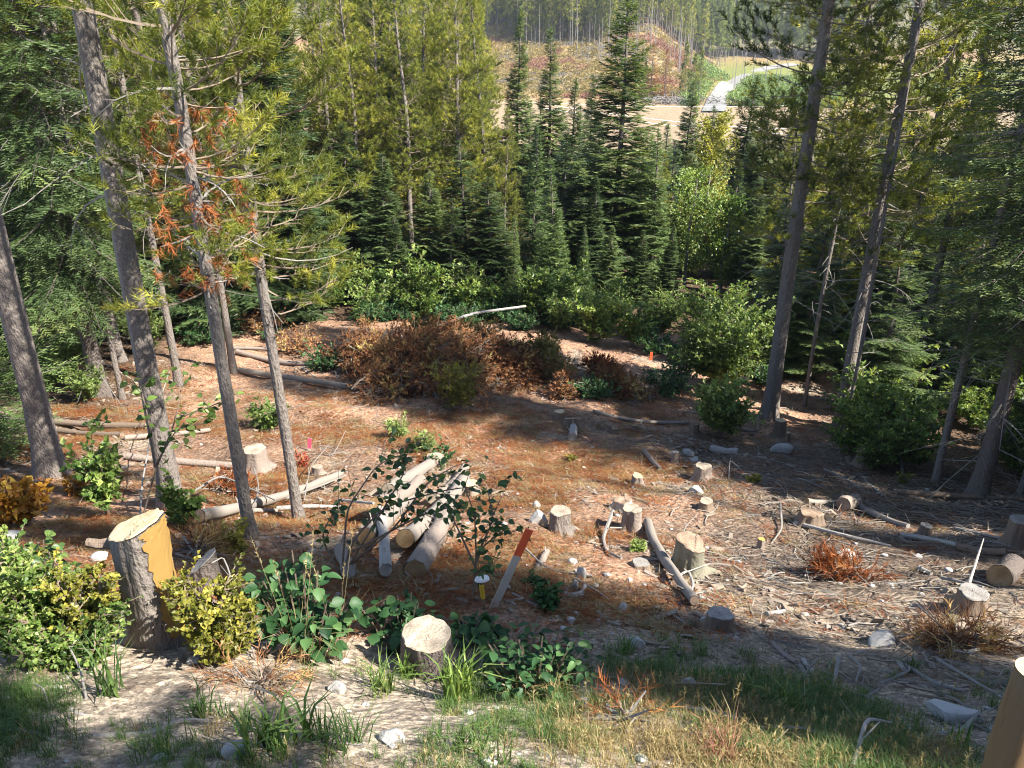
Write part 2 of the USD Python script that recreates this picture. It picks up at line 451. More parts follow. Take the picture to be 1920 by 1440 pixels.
def ring_wood(name, c0, c1, c2, crack=0.5, freq=330.0):
    """sawn end grain: the vertex value holds the distance from the heart in metres"""
    usdkit.material(stage, '/World/Looks/' + name, {
        'a': ('attribute', {'attribute': 'tint'}), 'g': ('geometry', {}),
        'n': ('noise_texture', {'scale': 14.0, 'detail': 3.0}), 'n2': ('noise_texture', {'scale': 120.0, 'detail': 3.0}), 'n4': ('noise_texture', {'scale': 9.0, 'detail': 3.0}),
        'w': ('math', {'math_type': 'multiply_add', 'value2': 0.03}),
        'f': ('math', {'math_type': 'multiply', 'value2': freq}), 's': ('math', {'math_type': 'sine'}),
        's1': ('math', {'math_type': 'multiply_add', 'value2': 0.055, 'value3': 0.0}),
        's2': ('math', {'math_type': 'multiply_add', 'value2': 0.55}),
        's3': ('math', {'math_type': 'multiply_add', 'value2': 0.85}),
        's4': ('math', {'math_type': 'subtract', 'value2': 0.24}),
        'r': ('rgb_ramp', {'ramp': [(0.2, c0), (0.55, c1), (0.9, c2)]}),
        'b': ('bump', {'strength': 0.4, 'distance': 0.004}),
        'p': ('principled_bsdf', {'roughness': 0.75, 'specular_ior_level': 0.2})},
        [('g.position', 'n.vector'), ('g.position', 'n2.vector'), ('g.position', 'n4.vector'), ('n.fac', 'w.value1'), ('a.fac', 'w.value3'), ('w.value', 'f.value1'), ('f.value', 's.value1'),
         ('s.value', 's1.value1'), ('n2.fac', 's2.value1'), ('s1.value', 's2.value3'), ('n4.fac', 's3.value1'), ('s2.value', 's3.value3'), ('s3.value', 's4.value1'),
         ('s4.value', 'r.fac'), ('r.color', 'p.base_color'), ('n2.fac', 'b.height'), ('b.normal', 'p.normal')], surface='p.BSDF')


ring_wood('cut_pale', (0.145, 0.119, 0.089), (0.297, 0.247, 0.191), (0.409, 0.356, 0.290))
ring_wood('cut_grey', (0.109, 0.099, 0.088), (0.224, 0.207, 0.190), (0.340, 0.316, 0.289))
ring_wood('cut_warm', (0.129, 0.074, 0.034), (0.258, 0.169, 0.084), (0.338, 0.248, 0.144))
ring_wood('cut_dark', (0.08, 0.055, 0.04), (0.24, 0.17, 0.12), (0.45, 0.36, 0.27))
ring_wood('cut_fresh', (0.341, 0.248, 0.124), (0.434, 0.347, 0.223), (0.508, 0.446, 0.335))

# the ground: a colour of soil per vertex, broken up by grain, needles and bump
usdkit.material(stage, '/World/Looks/soil', {
    'a': ('attribute', {'attribute': 'soil'}), 'g': ('geometry', {}),
    'n1': ('noise_texture', {'scale': 2.3, 'detail': 6.0, 'roughness': 0.7}),
    'n2': ('noise_texture', {'scale': 26.0, 'detail': 5.0, 'roughness': 0.75, 'distortion': 1.5}),
    'v': ('voronoi_texture', {'scale': 46.0, 'randomness': 1.0}),
    'v2': ('voronoi_texture', {'scale': 17.0, 'randomness': 1.0}),
    'sv': ('separate_color', {}),
    'r1': ('rgb_ramp', {'ramp': [(0.28, (0.34, 0.31, 0.30)), (0.5, (0.95, 0.95, 0.95)), (0.8, (1.5, 1.42, 1.32))]}),
    'r2': ('rgb_ramp', {'ramp': [(0.28, (0.38, 0.35, 0.34)), (0.5, (0.95, 0.95, 0.95)), (0.75, (1.75, 1.68, 1.58))]}),
    'r3': ('rgb_ramp', {'ramp': [(0.0, (0.60, 0.58, 0.56)), (0.6, (1.0, 1.0, 1.0)), (1.0, (1.6, 1.55, 1.5))]}),
    'm1': ('mix_color', {'blend_type': 'multiply', 'fac': 1.0, 'use_clamp': False}),
    'm2': ('mix_color', {'blend_type': 'multiply', 'fac': 1.0}),
    'm3': ('mix_color', {'blend_type': 'multiply', 'fac': 0.8}),
    'h': ('math', {'math_type': 'multiply_add', 'value2': 0.5}),
    'b': ('bump', {'strength': 0.9, 'distance': 0.03}),
    'p': ('principled_bsdf', {'roughness': 0.95, 'specular_ior_level': 0.1})},
    [('g.position', 'n1.vector'), ('g.position', 'n2.vector'), ('g.position', 'v.vector'), ('g.position', 'v2.vector'), ('v.color', 'sv.color'),
     ('n1.fac', 'r1.fac'), ('n2.fac', 'r2.fac'), ('sv.r', 'r3.fac'), ('a.color', 'm1.a'), ('r1.color', 'm1.b'), ('m1.result', 'm2.a'), ('r2.color', 'm2.b'),
     ('m2.result', 'm3.a'), ('r3.color', 'm3.b'), ('m3.result', 'p.base_color'),
     ('n2.fac', 'h.value1'), ('v2.distance', 'h.value3'), ('h.value', 'b.height'), ('b.normal', 'p.normal')], surface='p.BSDF')

# ------------------------------------------------------------------ the ground sheet
def spaced(lo, hi, step0, near_lo, near_hi, growth=1.13):
    xs = list(np.arange(near_lo, near_hi + 1e-6, step0))
    s = step0
    while xs[-1] < hi:
        s *= growth
        xs.append(xs[-1] + s)
    s = step0
    left = []
    x = near_lo
    while x > lo:
        s *= growth
        x -= s
        left.append(x)
    return np.array(left[::-1] + xs)


gx = spaced(-1800, 1800, 0.085, -8.0, 8.0, 1.07)
gy = spaced(-60, 3000, 0.085, 1.2, 14.0, 1.05)
GX, GY = np.meshgrid(gx, gy)
GZ = ground_z(GX, GY)
nx, ny = len(gx), len(gy)
pn = np.stack([GX, GY, 0 * GX], -1)


def soil_colour(x, y):
    p = np.stack([x, y, 0 * x], -1)
    nA, nB, nC = meshkit.fbm(p / 2.2, 3, 21), meshkit.fbm(p / 0.8, 3, 22), meshkit.fbm(p / 12.0, 3, 23)
    needle = np.array([0.300, 0.185, 0.125])
    brown = np.array([0.190, 0.125, 0.088])
    grey = np.array([0.250, 0.205, 0.160])
    sand = np.array([0.32, 0.272, 0.218])
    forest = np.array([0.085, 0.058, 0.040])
    tan = np.array([0.265, 0.205, 0.135])
    autumn = np.array([0.29, 0.215, 0.105])
    far = np.array([0.14, 0.13, 0.07])

    def w(a):
        return np.clip(a, 0, 1)[..., None]
    c = np.broadcast_to(needle, x.shape + (3,)).copy()
    c = c + (brown - c) * w((nA - 0.48) * 5)                                  # patches where the needles thin out
    c = c + (grey - c) * w((nB - 0.62) * 6)
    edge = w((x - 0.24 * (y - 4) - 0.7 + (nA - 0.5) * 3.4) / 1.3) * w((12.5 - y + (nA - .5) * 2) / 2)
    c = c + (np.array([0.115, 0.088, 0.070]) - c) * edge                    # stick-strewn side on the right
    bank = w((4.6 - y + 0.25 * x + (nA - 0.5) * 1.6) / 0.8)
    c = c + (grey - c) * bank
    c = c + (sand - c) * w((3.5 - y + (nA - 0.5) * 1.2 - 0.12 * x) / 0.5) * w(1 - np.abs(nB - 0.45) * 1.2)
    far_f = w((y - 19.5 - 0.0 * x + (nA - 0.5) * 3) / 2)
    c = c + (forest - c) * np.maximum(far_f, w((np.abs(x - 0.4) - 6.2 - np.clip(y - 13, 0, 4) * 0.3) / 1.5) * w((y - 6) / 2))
    c = c + (np.array([0.13, 0.125, 0.055]) - c) * w((y - 46) / 8)
    c = c + (tan - c) * w((y - 85 + (nC - 0.5) * 20) / 10)
    up = w((y - 166 + (nC - 0.5) * 14) / 6)
    c = c + (autumn * (0.65 + 0.75 * nC[..., None]) - c) * up
    red = w((nC - 0.55) * 9) * w((y - 168) / 5)
    c = c + (np.array([0.27, 0.145, 0.10]) - c) * red
    green = w((x - 0.235 * y + 4) / 8) * w((y - 170) / 20) * w((330 - y) / 30)
    c = c + (np.array([0.15, 0.17, 0.05]) - c) * green
    return c + (far - c) * w((y - 236 - w(x - 30)[..., 0] * 90) / 12)


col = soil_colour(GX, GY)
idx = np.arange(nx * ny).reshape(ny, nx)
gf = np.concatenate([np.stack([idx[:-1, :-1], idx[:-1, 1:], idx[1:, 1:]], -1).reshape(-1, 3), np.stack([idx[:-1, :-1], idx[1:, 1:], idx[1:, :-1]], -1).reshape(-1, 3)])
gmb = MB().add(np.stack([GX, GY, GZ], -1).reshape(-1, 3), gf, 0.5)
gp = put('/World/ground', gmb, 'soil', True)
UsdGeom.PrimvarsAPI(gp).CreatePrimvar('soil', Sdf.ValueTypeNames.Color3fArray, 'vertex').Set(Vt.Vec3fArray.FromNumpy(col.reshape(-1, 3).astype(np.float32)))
tag(gp, kind='structure')
print('ground tris', len(gf))


# ------------------------------------------------------------------ trees
def trunk_path(H, wob, r, n=16, lean=(0, 0)):
    t = np.linspace(0, 1, n)
    ph = r.random(4) * 6.28
    x = wob * (np.sin(t * 5 + ph[0]) * 0.6 + np.sin(t * 11 + ph[1]) * 0.25) * t
    y = wob * (np.sin(t * 5 + ph[2]) * 0.6 + np.sin(t * 11 + ph[3]) * 0.25) * t
    return np.stack([x + lean[0] * t * H, y + lean[1] * t * H, t * H], 1)


def trunk_mesh(path, r0, r1, sides=12, flare=1.35, seed=0):
    t = np.linspace(0, 1, len(path))
    rad = r1 + (r0 - r1) * (1 - t) ** 0.9
    H = path[-1, 2]
    # extra rings close to the root
    dense = np.interp(np.concatenate([[0, 0.012, 0.03, 0.06], t[1:]]), t, np.arange(len(t)))
    P = np.stack([np.interp(dense, np.arange(len(t)), path[:, k]) for k in range(3)], 1)
    R = np.interp(dense, np.arange(len(t)), rad)
    R = R * (1 + (flare - 1) * np.exp(-P[:, 2] / (2.2 * r0)))
    P[0, 2] -= 0.25
    mb = tube(MB(), P, R, sides, jag=0.12, seed=seed)
    v = mb.v[-1]
    c = np.stack([np.interp(v[:, 2], P[:, 2], P[:, 0]), np.interp(v[:, 2], P[:, 2], P[:, 1])], 1)
    o = v[:, :2] - c
    th = np.arctan2(o[:, 1], o[:, 0])
    z = np.maximum(v[:, 2], 0)
    k = 1 + (0.50 * np.maximum(0, np.sin(3 * th + seed)) + 0.3 * np.maximum(0, np.sin(5 * th + 2 * seed))) * np.exp(-z / (1.3 * r0))
    v[:, :2] = c + o * k[:, None]
    return mb


def curve_branch(base, az, elev, L, bend, r, n=6):
    """points of one branch: starts at elev, bends by `bend` radians over its length"""
    s = np.linspace(0, 1, n)
    e = elev + bend * s + 0.12 * r.normal() * s
    a = az + 0.25 * r.normal() * s
    step = np.stack([np.cos(e) * np.cos(a), np.cos(e) * np.sin(a), np.sin(e)], 1) * (L / (n - 1))
    return base + np.concatenate([[np.zeros(3)], np.cumsum(step[:-1], 0)])


def along(P, t):
    k = np.clip(t, 0, 1) * (len(P) - 1)
    i = np.minimum(k.astype(int), len(P) - 2)
    u = (k - i)[:, None]
    return P[i] * (1 - u) + P[i + 1] * u, unit(P[i + 1] - P[i])


def pine(seed, H, hb, R, r0, tuft_n=9, L=0.11, W=0.022, tuft_step=0.13, axis=0.12, whorl=0.42, dead=1.0, wob=0.12, lean=(0, 0), top=None, sides=12, density=1.0, dead_from=0.18, brown=0.0, sub=0.10):
    """trunk, bare branches and needle tufts of a lodgepole pine"""
    r = rng(seed)
    path = trunk_path(H, wob, r, lean=lean)
    trunk = trunk_mesh(path, r0, 0.02 if top is None else top, sides, seed=seed)
    wood, P, A, T = MB(), [], [], []
    h = hb
    while h < H - 0.1:
        t = (h - hb) / (H - hb)
        prof = (0.55 + 0.45 * min(1, t * 4)) * (1 - t) ** 0.65 + 0.10
        for k in range(r.integers(3, 6)):
            if r.random() > density:
                continue
            Lb = R * prof * (0.55 + 0.65 * r.random())
            base = np.array([np.interp(h, path[:, 2], path[:, 0]), np.interp(h, path[:, 2], path[:, 1]), h + 0.1 * r.normal()])
            B = curve_branch(base, r.random() * 6.283, -0.25 + 1.0 * t + 0.15 * r.normal(), Lb, 0.55 + 0.3 * r.random(), r)
            rb = 0.006 + 0.007 * Lb
            sticks(wood, B[:-1], B[1:], np.linspace(rb, 0.003, 5), np.linspace(rb, 0.003, 6)[1:])
            ns = max(3, int(Lb / sub))
            ts = 0.28 + 0.72 * (np.arange(ns) + r.random(ns)) / ns
            Q, D = along(B, ts)
            a, b = side_of(D)
            th = r.random(ns) * 6.283
            SD = unit(D * 0.75 + a * np.cos(th)[:, None] * 0.8 + b * np.sin(th)[:, None] * 0.5 + [0, 0, 0.30])
            SL = Lb * (0.20 + 0.22 * r.random(ns)) * (1.25 - 0.7 * ts)
            sticks(wood, Q, Q + SD * SL[:, None], 0.004, 0.002)
            tone = 0.5 + 0.16 * r.normal()
            for q, d, l in zip(np.vstack([Q, B[-2:-1]]), np.vstack([SD, unit(B[-1] - B[-2])[None]]), np.append(SL, 0.22)):
                m = max(1, int(l / tuft_step))
                u = 1.0 - np.arange(m) * (0.7 / max(m, 1))
                P.append(q + d * (u * l)[:, None])
                A.append(np.repeat((d + [0, 0, 0.35])[None], m, 0) + 0.25 * r.normal(size=(m, 3)))
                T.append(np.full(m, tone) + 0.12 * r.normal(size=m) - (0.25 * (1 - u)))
        h += whorl * (0.7 + 0.6 * r.random())
    P, A, T = np.vstack(P), np.vstack(A), np.concatenate(T)
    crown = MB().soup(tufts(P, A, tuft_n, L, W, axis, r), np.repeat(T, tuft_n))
    deadm = MB()
    for h in np.arange(H * dead_from, min(hb + 0.35 * (H - hb), H * 0.8), 0.24 / max(dead, 0.01)):
        for k in range(2):
            base = np.array([np.interp(h, path[:, 2], path[:, 0]), np.interp(h, path[:, 2], path[:, 1]), h])
            Lb = R * (0.15 + 0.75 * r.random() ** 1.6)
            B = curve_branch(base, r.random() * 6.283, -0.15 + 0.3 * r.normal(), Lb, -0.2 + 0.8 * r.normal(), r)
            sticks(deadm, B[:-1], B[1:], np.linspace(0.011, 0.004, 5), np.linspace(0.011, 0.003, 6)[1:])
            Q, D = along(B, r.random(4))
            E = Q + unit(D + 0.8 * r.normal(size=(4, 3))) * (Lb * 0.3 * r.random(4))[:, None]
            sticks(deadm, Q, E, 0.004, 0.002)
    out = dict(trunk=(trunk, 'pine_bark', True), branches=(wood, 'stem_wood', False), crown=(crown, 'pine_needles', False))
    if deadm.n:
        out['dead_branches'] = (deadm, 'dead_branch', False)
    if brown:
        nb = int(brown)
        h = hb + (H - hb) * 0.25 * r.random(nb)
        th = r.random(nb) * 6.283
        rad = 0.1 + 0.3 * r.random(nb)
        PP = np.stack([np.interp(h, path[:, 2], path[:, 0]) + rad * np.cos(th), np.interp(h, path[:, 2], path[:, 1]) + rad * np.sin(th), h], 1)
        out['brown_needles'] = (MB().soup(tufts(PP, r.normal(size=(nb, 3)) + [0, 0, -1.2], tuft_n, L, W, axis, r), 0.5 + 0.2 * r.random(nb * tuft_n)), 'dead_needles', False)
    return out


def spruce(seed, H, R, r0, hb=0.3, gap=0.24, per=7, twig=0.075, el=0.045, L=0.075, W=0.020, mat='spruce_needles', bark='spruce_bark', droop=0.35, dead=0, wob=0.05, sides=10, power=0.8, lean=(0, 0), ragged=0.35):
    """whorls of drooping flat sprays that narrow to a spire"""
    r = rng(seed)
    path = trunk_path(H, wob, r, lean=lean)
    trunk = trunk_mesh(path, r0, 0.012, sides, seed=seed)
    wood, tri, tin = MB(), [], []
    h = hb
    while h < H - 0.12:
        t = (h - hb) / (H - hb)
        Lmax = R * (1 - t) ** power * min(1.0, 0.75 + t * 2.5) + 0.06
        for k in range(max(3, int(per * (0.7 + 0.3 * (1 - t))))):
            Lb = Lmax * (1 - ragged * r.random() ** 1.5)
            az = 6.283 * (k + r.random()) / per + h * 2.4
            base = np.array([np.interp(h, path[:, 2], path[:, 0]), np.interp(h, path[:, 2], path[:, 1]), h + 0.08 * r.normal()])
            e0 = -droop * (1 - t) ** 0.7 + 0.75 * t ** 1.5 + 0.10 * r.normal()
            B = curve_branch(base, az, e0, Lb, 0.38, r)
            rb = 0.006 + 0.009 * Lb
            sticks(wood, B[:-1], B[1:], np.linspace(rb, 0.003, 5), np.linspace(rb, 0.003, 6)[1:])
            nt = max(4, int(Lb / twig))
            ts = 0.12 + 0.88 * (np.arange(nt) + r.random(nt)) / nt
            Q, D = along(B, ts)
            side = unit(np.cross(D, [0, 0, 1.0])) * np.where(np.arange(nt) % 2, 1.0, -1.0)[:, None]
            SD = unit(D * 0.75 + side * 0.8 + np.array([0, 0, -0.30]) + 0.12 * r.normal(size=(nt, 3)))
            SL = np.minimum(0.62 * Lb, 0.85) * (1.06 - ts) * (0.6 + 0.5 * r.random(nt)) + 0.05
            tone = 0.46 + 0.12 * r.normal()
            m = np.maximum(1, (SL / el).astype(int))
            rep = np.repeat(np.arange(nt), m)
            u = (np.arange(m.sum()) - np.repeat(np.cumsum(m) - m, m) + 0.5) / np.repeat(m, m)
            PP = Q[rep] + SD[rep] * (u * SL[rep])[:, None] + np.array([0, 0, -0.10]) * (u ** 2 * SL[rep])[:, None]
            up = unit(np.cross(SD, np.cross([0, 0, 1.0], SD)))[rep]
            sd = unit(np.cross(SD, [0, 0, 1.0]))[rep]
            for s in (-1, 1):
                DD = unit(SD[rep] * (0.55 + 0.3 * r.random((len(rep), 1))) + sd * s * (0.5 + 0.3 * r.random((len(rep), 1))) + up * (0.35 * r.random((len(rep), 1)) - 0.05))
                w = unit(np.cross(DD, up + 0.6 * r.normal(size=up.shape)))
                Wd, Ld = W * (0.7 + 0.6 * r.random((len(rep), 1))), L * (0.7 + 0.6 * r.random((len(rep), 1)))
                tri.append(np.stack([PP - w * Wd / 2, PP + w * Wd / 2, PP + DD * Ld], 1))
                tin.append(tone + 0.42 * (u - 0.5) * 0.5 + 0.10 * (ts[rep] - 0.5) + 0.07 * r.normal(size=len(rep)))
        h += gap * (0.75 + 0.5 * r.random())
    lead = path[-1]
    nl = 40
    tri.append(blades(np.repeat(lead[None], nl, 0) - np.array([0, 0, 0.35]) * r.random((nl, 1)), unit(r.normal(size=(nl, 3)) * 0.6 + [0, 0, 1.0]), L * 1.2, W, r))
    tin.append(np.full(nl, 0.6))
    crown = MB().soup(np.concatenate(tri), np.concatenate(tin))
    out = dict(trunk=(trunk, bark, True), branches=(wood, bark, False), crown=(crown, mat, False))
    if dead:
        dm = MB()
        for h in np.arange(0.6, hb + 0.3 * (H - hb), 0.2 / dead):
            base = np.array([np.interp(h, path[:, 2], path[:, 0]), np.interp(h, path[:, 2], path[:, 1]), h])
            for k in range(2):
                Lb = R * (0.3 + 0.6 * r.random())
                B = curve_branch(base, r.random() * 6.283, -0.35 + 0.15 * r.normal(), Lb, 0.1 * r.normal(), r)
                sticks(dm, B[:-1], B[1:], np.linspace(0.012, 0.004, 5), np.linspace(0.012, 0.003, 6)[1:])
                Q, D = along(B, r.random(7))
                sticks(dm, Q, Q + unit(D + 0.7 * r.normal(size=(7, 3))) * (0.3 * Lb * r.random(7))[:, None], 0.004, 0.002)
        out['dead_branches'] = (dm, 'dead_branch', False)
    return out


def dress(parent, parts, far=False):
    for n, (mb, mat, sm) in parts.items():
        if mb.n:
            part(n, mb, mat, parent, sm, kind='stuff' if n in ('crown', 'branches', 'dead_branches', 'brown_needles') else None)
    return parent


def proto(name, parts):
    k = klass(name)
    dress(k, parts)
    return k


TR = {}


def count(parts):
    return sum(len(f) for mb, _, _ in parts.values() for f in mb.f)


# prototypes of the stand (heights are real; copies are scaled a little)
PINES = [proto(f'class_pine_{c}', pine(100 + i, 12.5, hb, R, 0.13, tuft_n=16, L=0.12, W=0.020, tuft_step=0.12, whorl=0.24, dead=0.3, wob=0.22)) for i, (c, hb, R) in enumerate((('a', 1.3, 1.60), ('b', 2.2, 1.40), ('c', 0.9, 1.75)))]
SPRUCES = [proto(f'class_spruce_{c}', spruce(200 + i, 11.0, R, 0.11, hb=0.3, gap=g, per=p, twig=0.060, el=0.042, L=0.125, W=0.038, power=pw, ragged=rg)) for i, (c, R, g, p, pw, rg) in enumerate((('a', 1.75, 0.21, 9, 0.72, 0.4), ('b', 1.45, 0.19, 9, 0.85, 0.3), ('c', 1.95, 0.25, 8, 0.65, 0.5), ('d', 1.85, 0.29, 7, 0.60, 0.75), ('e', 1.6, 0.22, 8, 0.55, 0.6)))]
FIRS = [proto(f'class_fir_{c}', spruce(300 + i, 6.0, R, 0.07, hb=0.2, gap=0.15, per=9, twig=0.05, el=0.040, L=0.095, W=0.028, power=0.95, mat='young_fir_needles', droop=0.12, ragged=0.25)) for i, (c, R) in enumerate((('a', 1.0), ('b', 0.85)))]
FAR_PINES = [proto(f'class_far_pine_{c}', pine(400 + i, 19.0, 19 * hb, 1.75, 0.13, tuft_n=6, L=0.48, W=0.17, tuft_step=0.35, axis=0.35, whorl=0.55, dead=0.10, wob=0.35, sides=6, sub=0.25)) for i, (c, hb) in enumerate((('a', 0.34), ('b', 0.26), ('c', 0.42), ('d', 0.18)))]


# ------------------------------------------------------------------ valley: road, hills' trees
def sheet(name, pts, width, lift, mat):
    pts = np.asarray(pts, float)
    s = np.linspace(0, len(pts) - 1, 60)
    c = np.stack([np.interp(s, np.arange(len(pts)), pts[:, k]) for k in range(2)], 1)
    k = np.exp(-0.5 * (np.arange(-6, 7) / 3.0) ** 2)
    c = np.stack([np.convolve(np.pad(c[:, i], 6, mode='edge'), k / k.sum(), 'valid') for i in range(2)], 1)
    d = unit(np.gradient(c, axis=0))
    n = np.stack([-d[:, 1], d[:, 0]], 1)
    rows = []
    for w in np.linspace(-0.5, 0.5, 7):
        q = c + n * w * width
        rows.append(np.stack([q[:, 0], q[:, 1], ground_z(q[:, 0], q[:, 1]) + lift - abs(w) * 0.12], 1))
    v = np.stack(rows, 1)
    i = np.arange(59)[:, None] * 7 + np.arange(6)[None]
    f = np.concatenate([np.stack([i, i + 7, i + 8], -1).reshape(-1, 3), np.stack([i, i + 8, i + 1], -1).reshape(-1, 3)])[:, ::-1]
    return tag(put(numbered('/World/' + name), MB().add(v.reshape(-1, 3), f), mat, True), kind='structure')


road_px = [(1338, 212), (1340, 205), (1345, 185), (1362, 162), (1392, 143), (1425, 130), (1500, 120)]
sheet('gravel_road', [at(*p)[:2] for p in road_px], 4.2, 0.30, 'gravel')


def plan(px, ytop, fwd):
    """x and height of a tree fwd metres ahead whose top is seen at (px, ytop)"""
    v = (ytop - 720) / FPX
    ratio = (math.sin(PITCH) + v * math.cos(PITCH)) / (math.cos(PITCH) - v * math.sin(PITCH))
    zt = CAMZ - fwd * ratio
    x = (px - 960) / FPX * (fwd * math.cos(PITCH) - (zt - CAMZ) * math.sin(PITCH))
    g = float(ground_z(x, fwd))
    return x, g, zt - g


R_ = rng(77)
placed = []                                                       # plan positions of trunks, to keep the fill apart


def tree_at(x, y, proto_prim, H0, H, name, label, cat, group=None, wide=1.0, rot=None):
    placed.append((x, y))
    s = H / H0
    w = s ** 0.75 * wide * (1.28 if 'spruce' in name else 1.0)
    e = 1 + 0.16 * (R_.random() - 0.5)
    return copy_of(proto_prim, name, label, cat, (x, y, float(ground_z(x, y)) - 0.03), R_.random() * 360 if rot is None else rot, (w * e, w / e, s), group, tilt=(2.2 * R_.normal(), 2.2 * R_.normal()))


# ------------------------------------------------------------------ trees near the clearing, each its own
NEAR = [
    # name, base pixel, trunk diameter px, kind, parameters, label
    ('pine_tree', (100, 893), 60, 'pine', dict(H=15, hb=5.6, R=1.9, dead=0.25, dead_from=0.25, lean=(0.025, 0)), 'thick grey pine trunk leaning at the left edge beside the orange shrub'),
    ('pine_tree', (325, 952), 52, 'pine', dict(H=15, hb=5.0, R=1.7, dead=0.6, dead_from=0.22, lean=(0.012, 0)), 'tall grey pine trunk behind the high sawn stump, thickest of the left front trees'),
    ('pine_tree', (470, 1008), 31, 'pine', dict(H=7.8, hb=2.35, R=0.85, dead=1.2, dead_from=0.30, brown=110, tuft_n=30, L=0.075, W=0.0065, tuft_step=0.075, axis=0.10, whorl=0.20, sub=0.085, lean=(-0.01, 0)), 'slim pine with a rust-brown clump of dead needles on its trunk'),
    ('pine_tree', (560, 978), 27, 'pine', dict(H=7.4, hb=2.5, R=1.10, dead=1.2, dead_from=0.36, tuft_n=30, L=0.075, W=0.0065, tuft_step=0.075, axis=0.10, whorl=0.20, sub=0.085, lean=(-0.012, 0)), 'slimmest straight front pine, right of the others at the log pile'),
    ('spruce_tree', (190, 742), 38, 'spruce', dict(H=14, R=2.2, hb=2.2, dead=0.8, gap=0.24, per=8, twig=0.06, el=0.045, L=0.09, W=0.022, droop=0.6), 'dark leaning conifer trunk with flared root behind the left pines'),
    ('pine_tree', (230, 748), 14, 'pine', dict(H=9, hb=4.5, R=0.9, dead=0.6), 'thin young trunk just right of the dark flared trunk on the left'),
    ('pine_tree', (336, 724), 20, 'pine', dict(H=10.5, hb=3.4, R=1.3, dead=0.7, tuft_n=14, L=0.09, W=0.014, tuft_step=0.1, whorl=0.32), 'pale thin pine trunk seen between the two thick left trunks'),
    ('pine_tree', (438, 698), 18, 'pine', dict(H=11, hb=3.2, R=1.3, dead=0.7, tuft_n=14, L=0.09, W=0.014, tuft_step=0.1, whorl=0.32), 'brownish trunk half hidden behind the slim pine with the rust clump'),
    ('pine_tree', (118, 640), 14, 'pine', dict(H=10, hb=4.0, R=1.2, dead=0.6), 'thin far trunk in the sunny gap at the left edge'),
    ('fir_tree', (-35, 850), 22, 'spruce', dict(H=4.6, R=1.55, hb=0.4, gap=0.2, per=8, twig=0.055, el=0.042, L=0.075, W=0.018, mat='young_fir_needles', droop=0.15), 'sunlit yellow-green young fir reaching in at the left edge'),
    ('pine_tree', (1441, 788), 40, 'pine', dict(H=15, hb=3.8, R=1.7, dead=1.3, dead_from=0.16, tuft_n=20, L=0.09, W=0.012, tuft_step=0.11, whorl=0.25), 'tall straight pine at the right edge of the clearing beside the large willow'),
    ('pine_tree', (1572, 802), 30, 'pine', dict(H=15, hb=3.4, R=1.6, whorl=0.27, dead=1.2, dead_from=0.16, tuft_n=14, L=0.10, W=0.018, tuft_step=0.12), 'dark pine trunk behind the backlit maple leaves on the right'),
    ('pine_tree', (1662, 702), 22, 'pine', dict(H=14.5, hb=3.2, R=1.5, whorl=0.27, dead=0.8, tuft_n=14, L=0.10, W=0.018, tuft_step=0.12), 'slender pine with sunlit yellow-green crown second from the right edge'),
    ('pine_tree', (1716, 702), 22, 'pine', dict(H=15, hb=3.4, R=1.5, whorl=0.27, dead=0.8, tuft_n=14, L=0.10, W=0.018, tuft_step=0.12), 'slender pine with sunlit yellow-green crown nearest the right edge'),
    ('pine_tree', (1753, 905), 20, 'pine', dict(H=12, hb=6.0, R=1.2, dead=1.5, dead_from=0.12), 'thin grey trunk left of the thick trunk on the lower right'),
    ('spruce_tree', (1832, 932), 44, 'spruce', dict(H=14, R=2.1, hb=2.6, dead=0.9, gap=0.24, per=8, twig=0.055, el=0.042, L=0.070, W=0.016, power=0.65, droop=0.40), 'thick pale grey trunk leaning to the lower right edge under dark boughs'),
    ('pine_tree', (1913, 926), 16, 'pine', dict(H=11, hb=6.5, R=1.1, dead=0.8), 'thin trunk cut off by the right edge of the photo'),
    ('pine_tree', (1508, 762), 11, 'pine', dict(H=9, hb=4.5, R=0.9, dead=1.0), 'very thin bare trunk just right of the tall straight pine'),
    ('pine_tree', (1584, 806), 10, 'pine', dict(H=7, hb=4.5, R=0.7, dead=0.8), 'sapling trunk touching the dark pine behind the maple leaves'),
]
for i, (nm, bp, dpx, kind, kw, label) in enumerate(NEAR):
    p = at(*bp)
    d = metres(dpx, p) * (0.73 if p[0] < 0 else 0.68)
    t = thing(nm, label, 'tree', p - [0, 0, 0.03])
    placed.append((p[0], p[1]))
    if kind == 'pine':
        kw = {**dict(wob=0.10, sides=14, tuft_step=0.13, L=0.11, W=0.02), **kw}
        dress(t, pine(500 + i, r0=d / 2, top=0.03, **kw))
    else:
        dress(t, spruce(500 + i, r0=d / 2, sides=14, **kw))

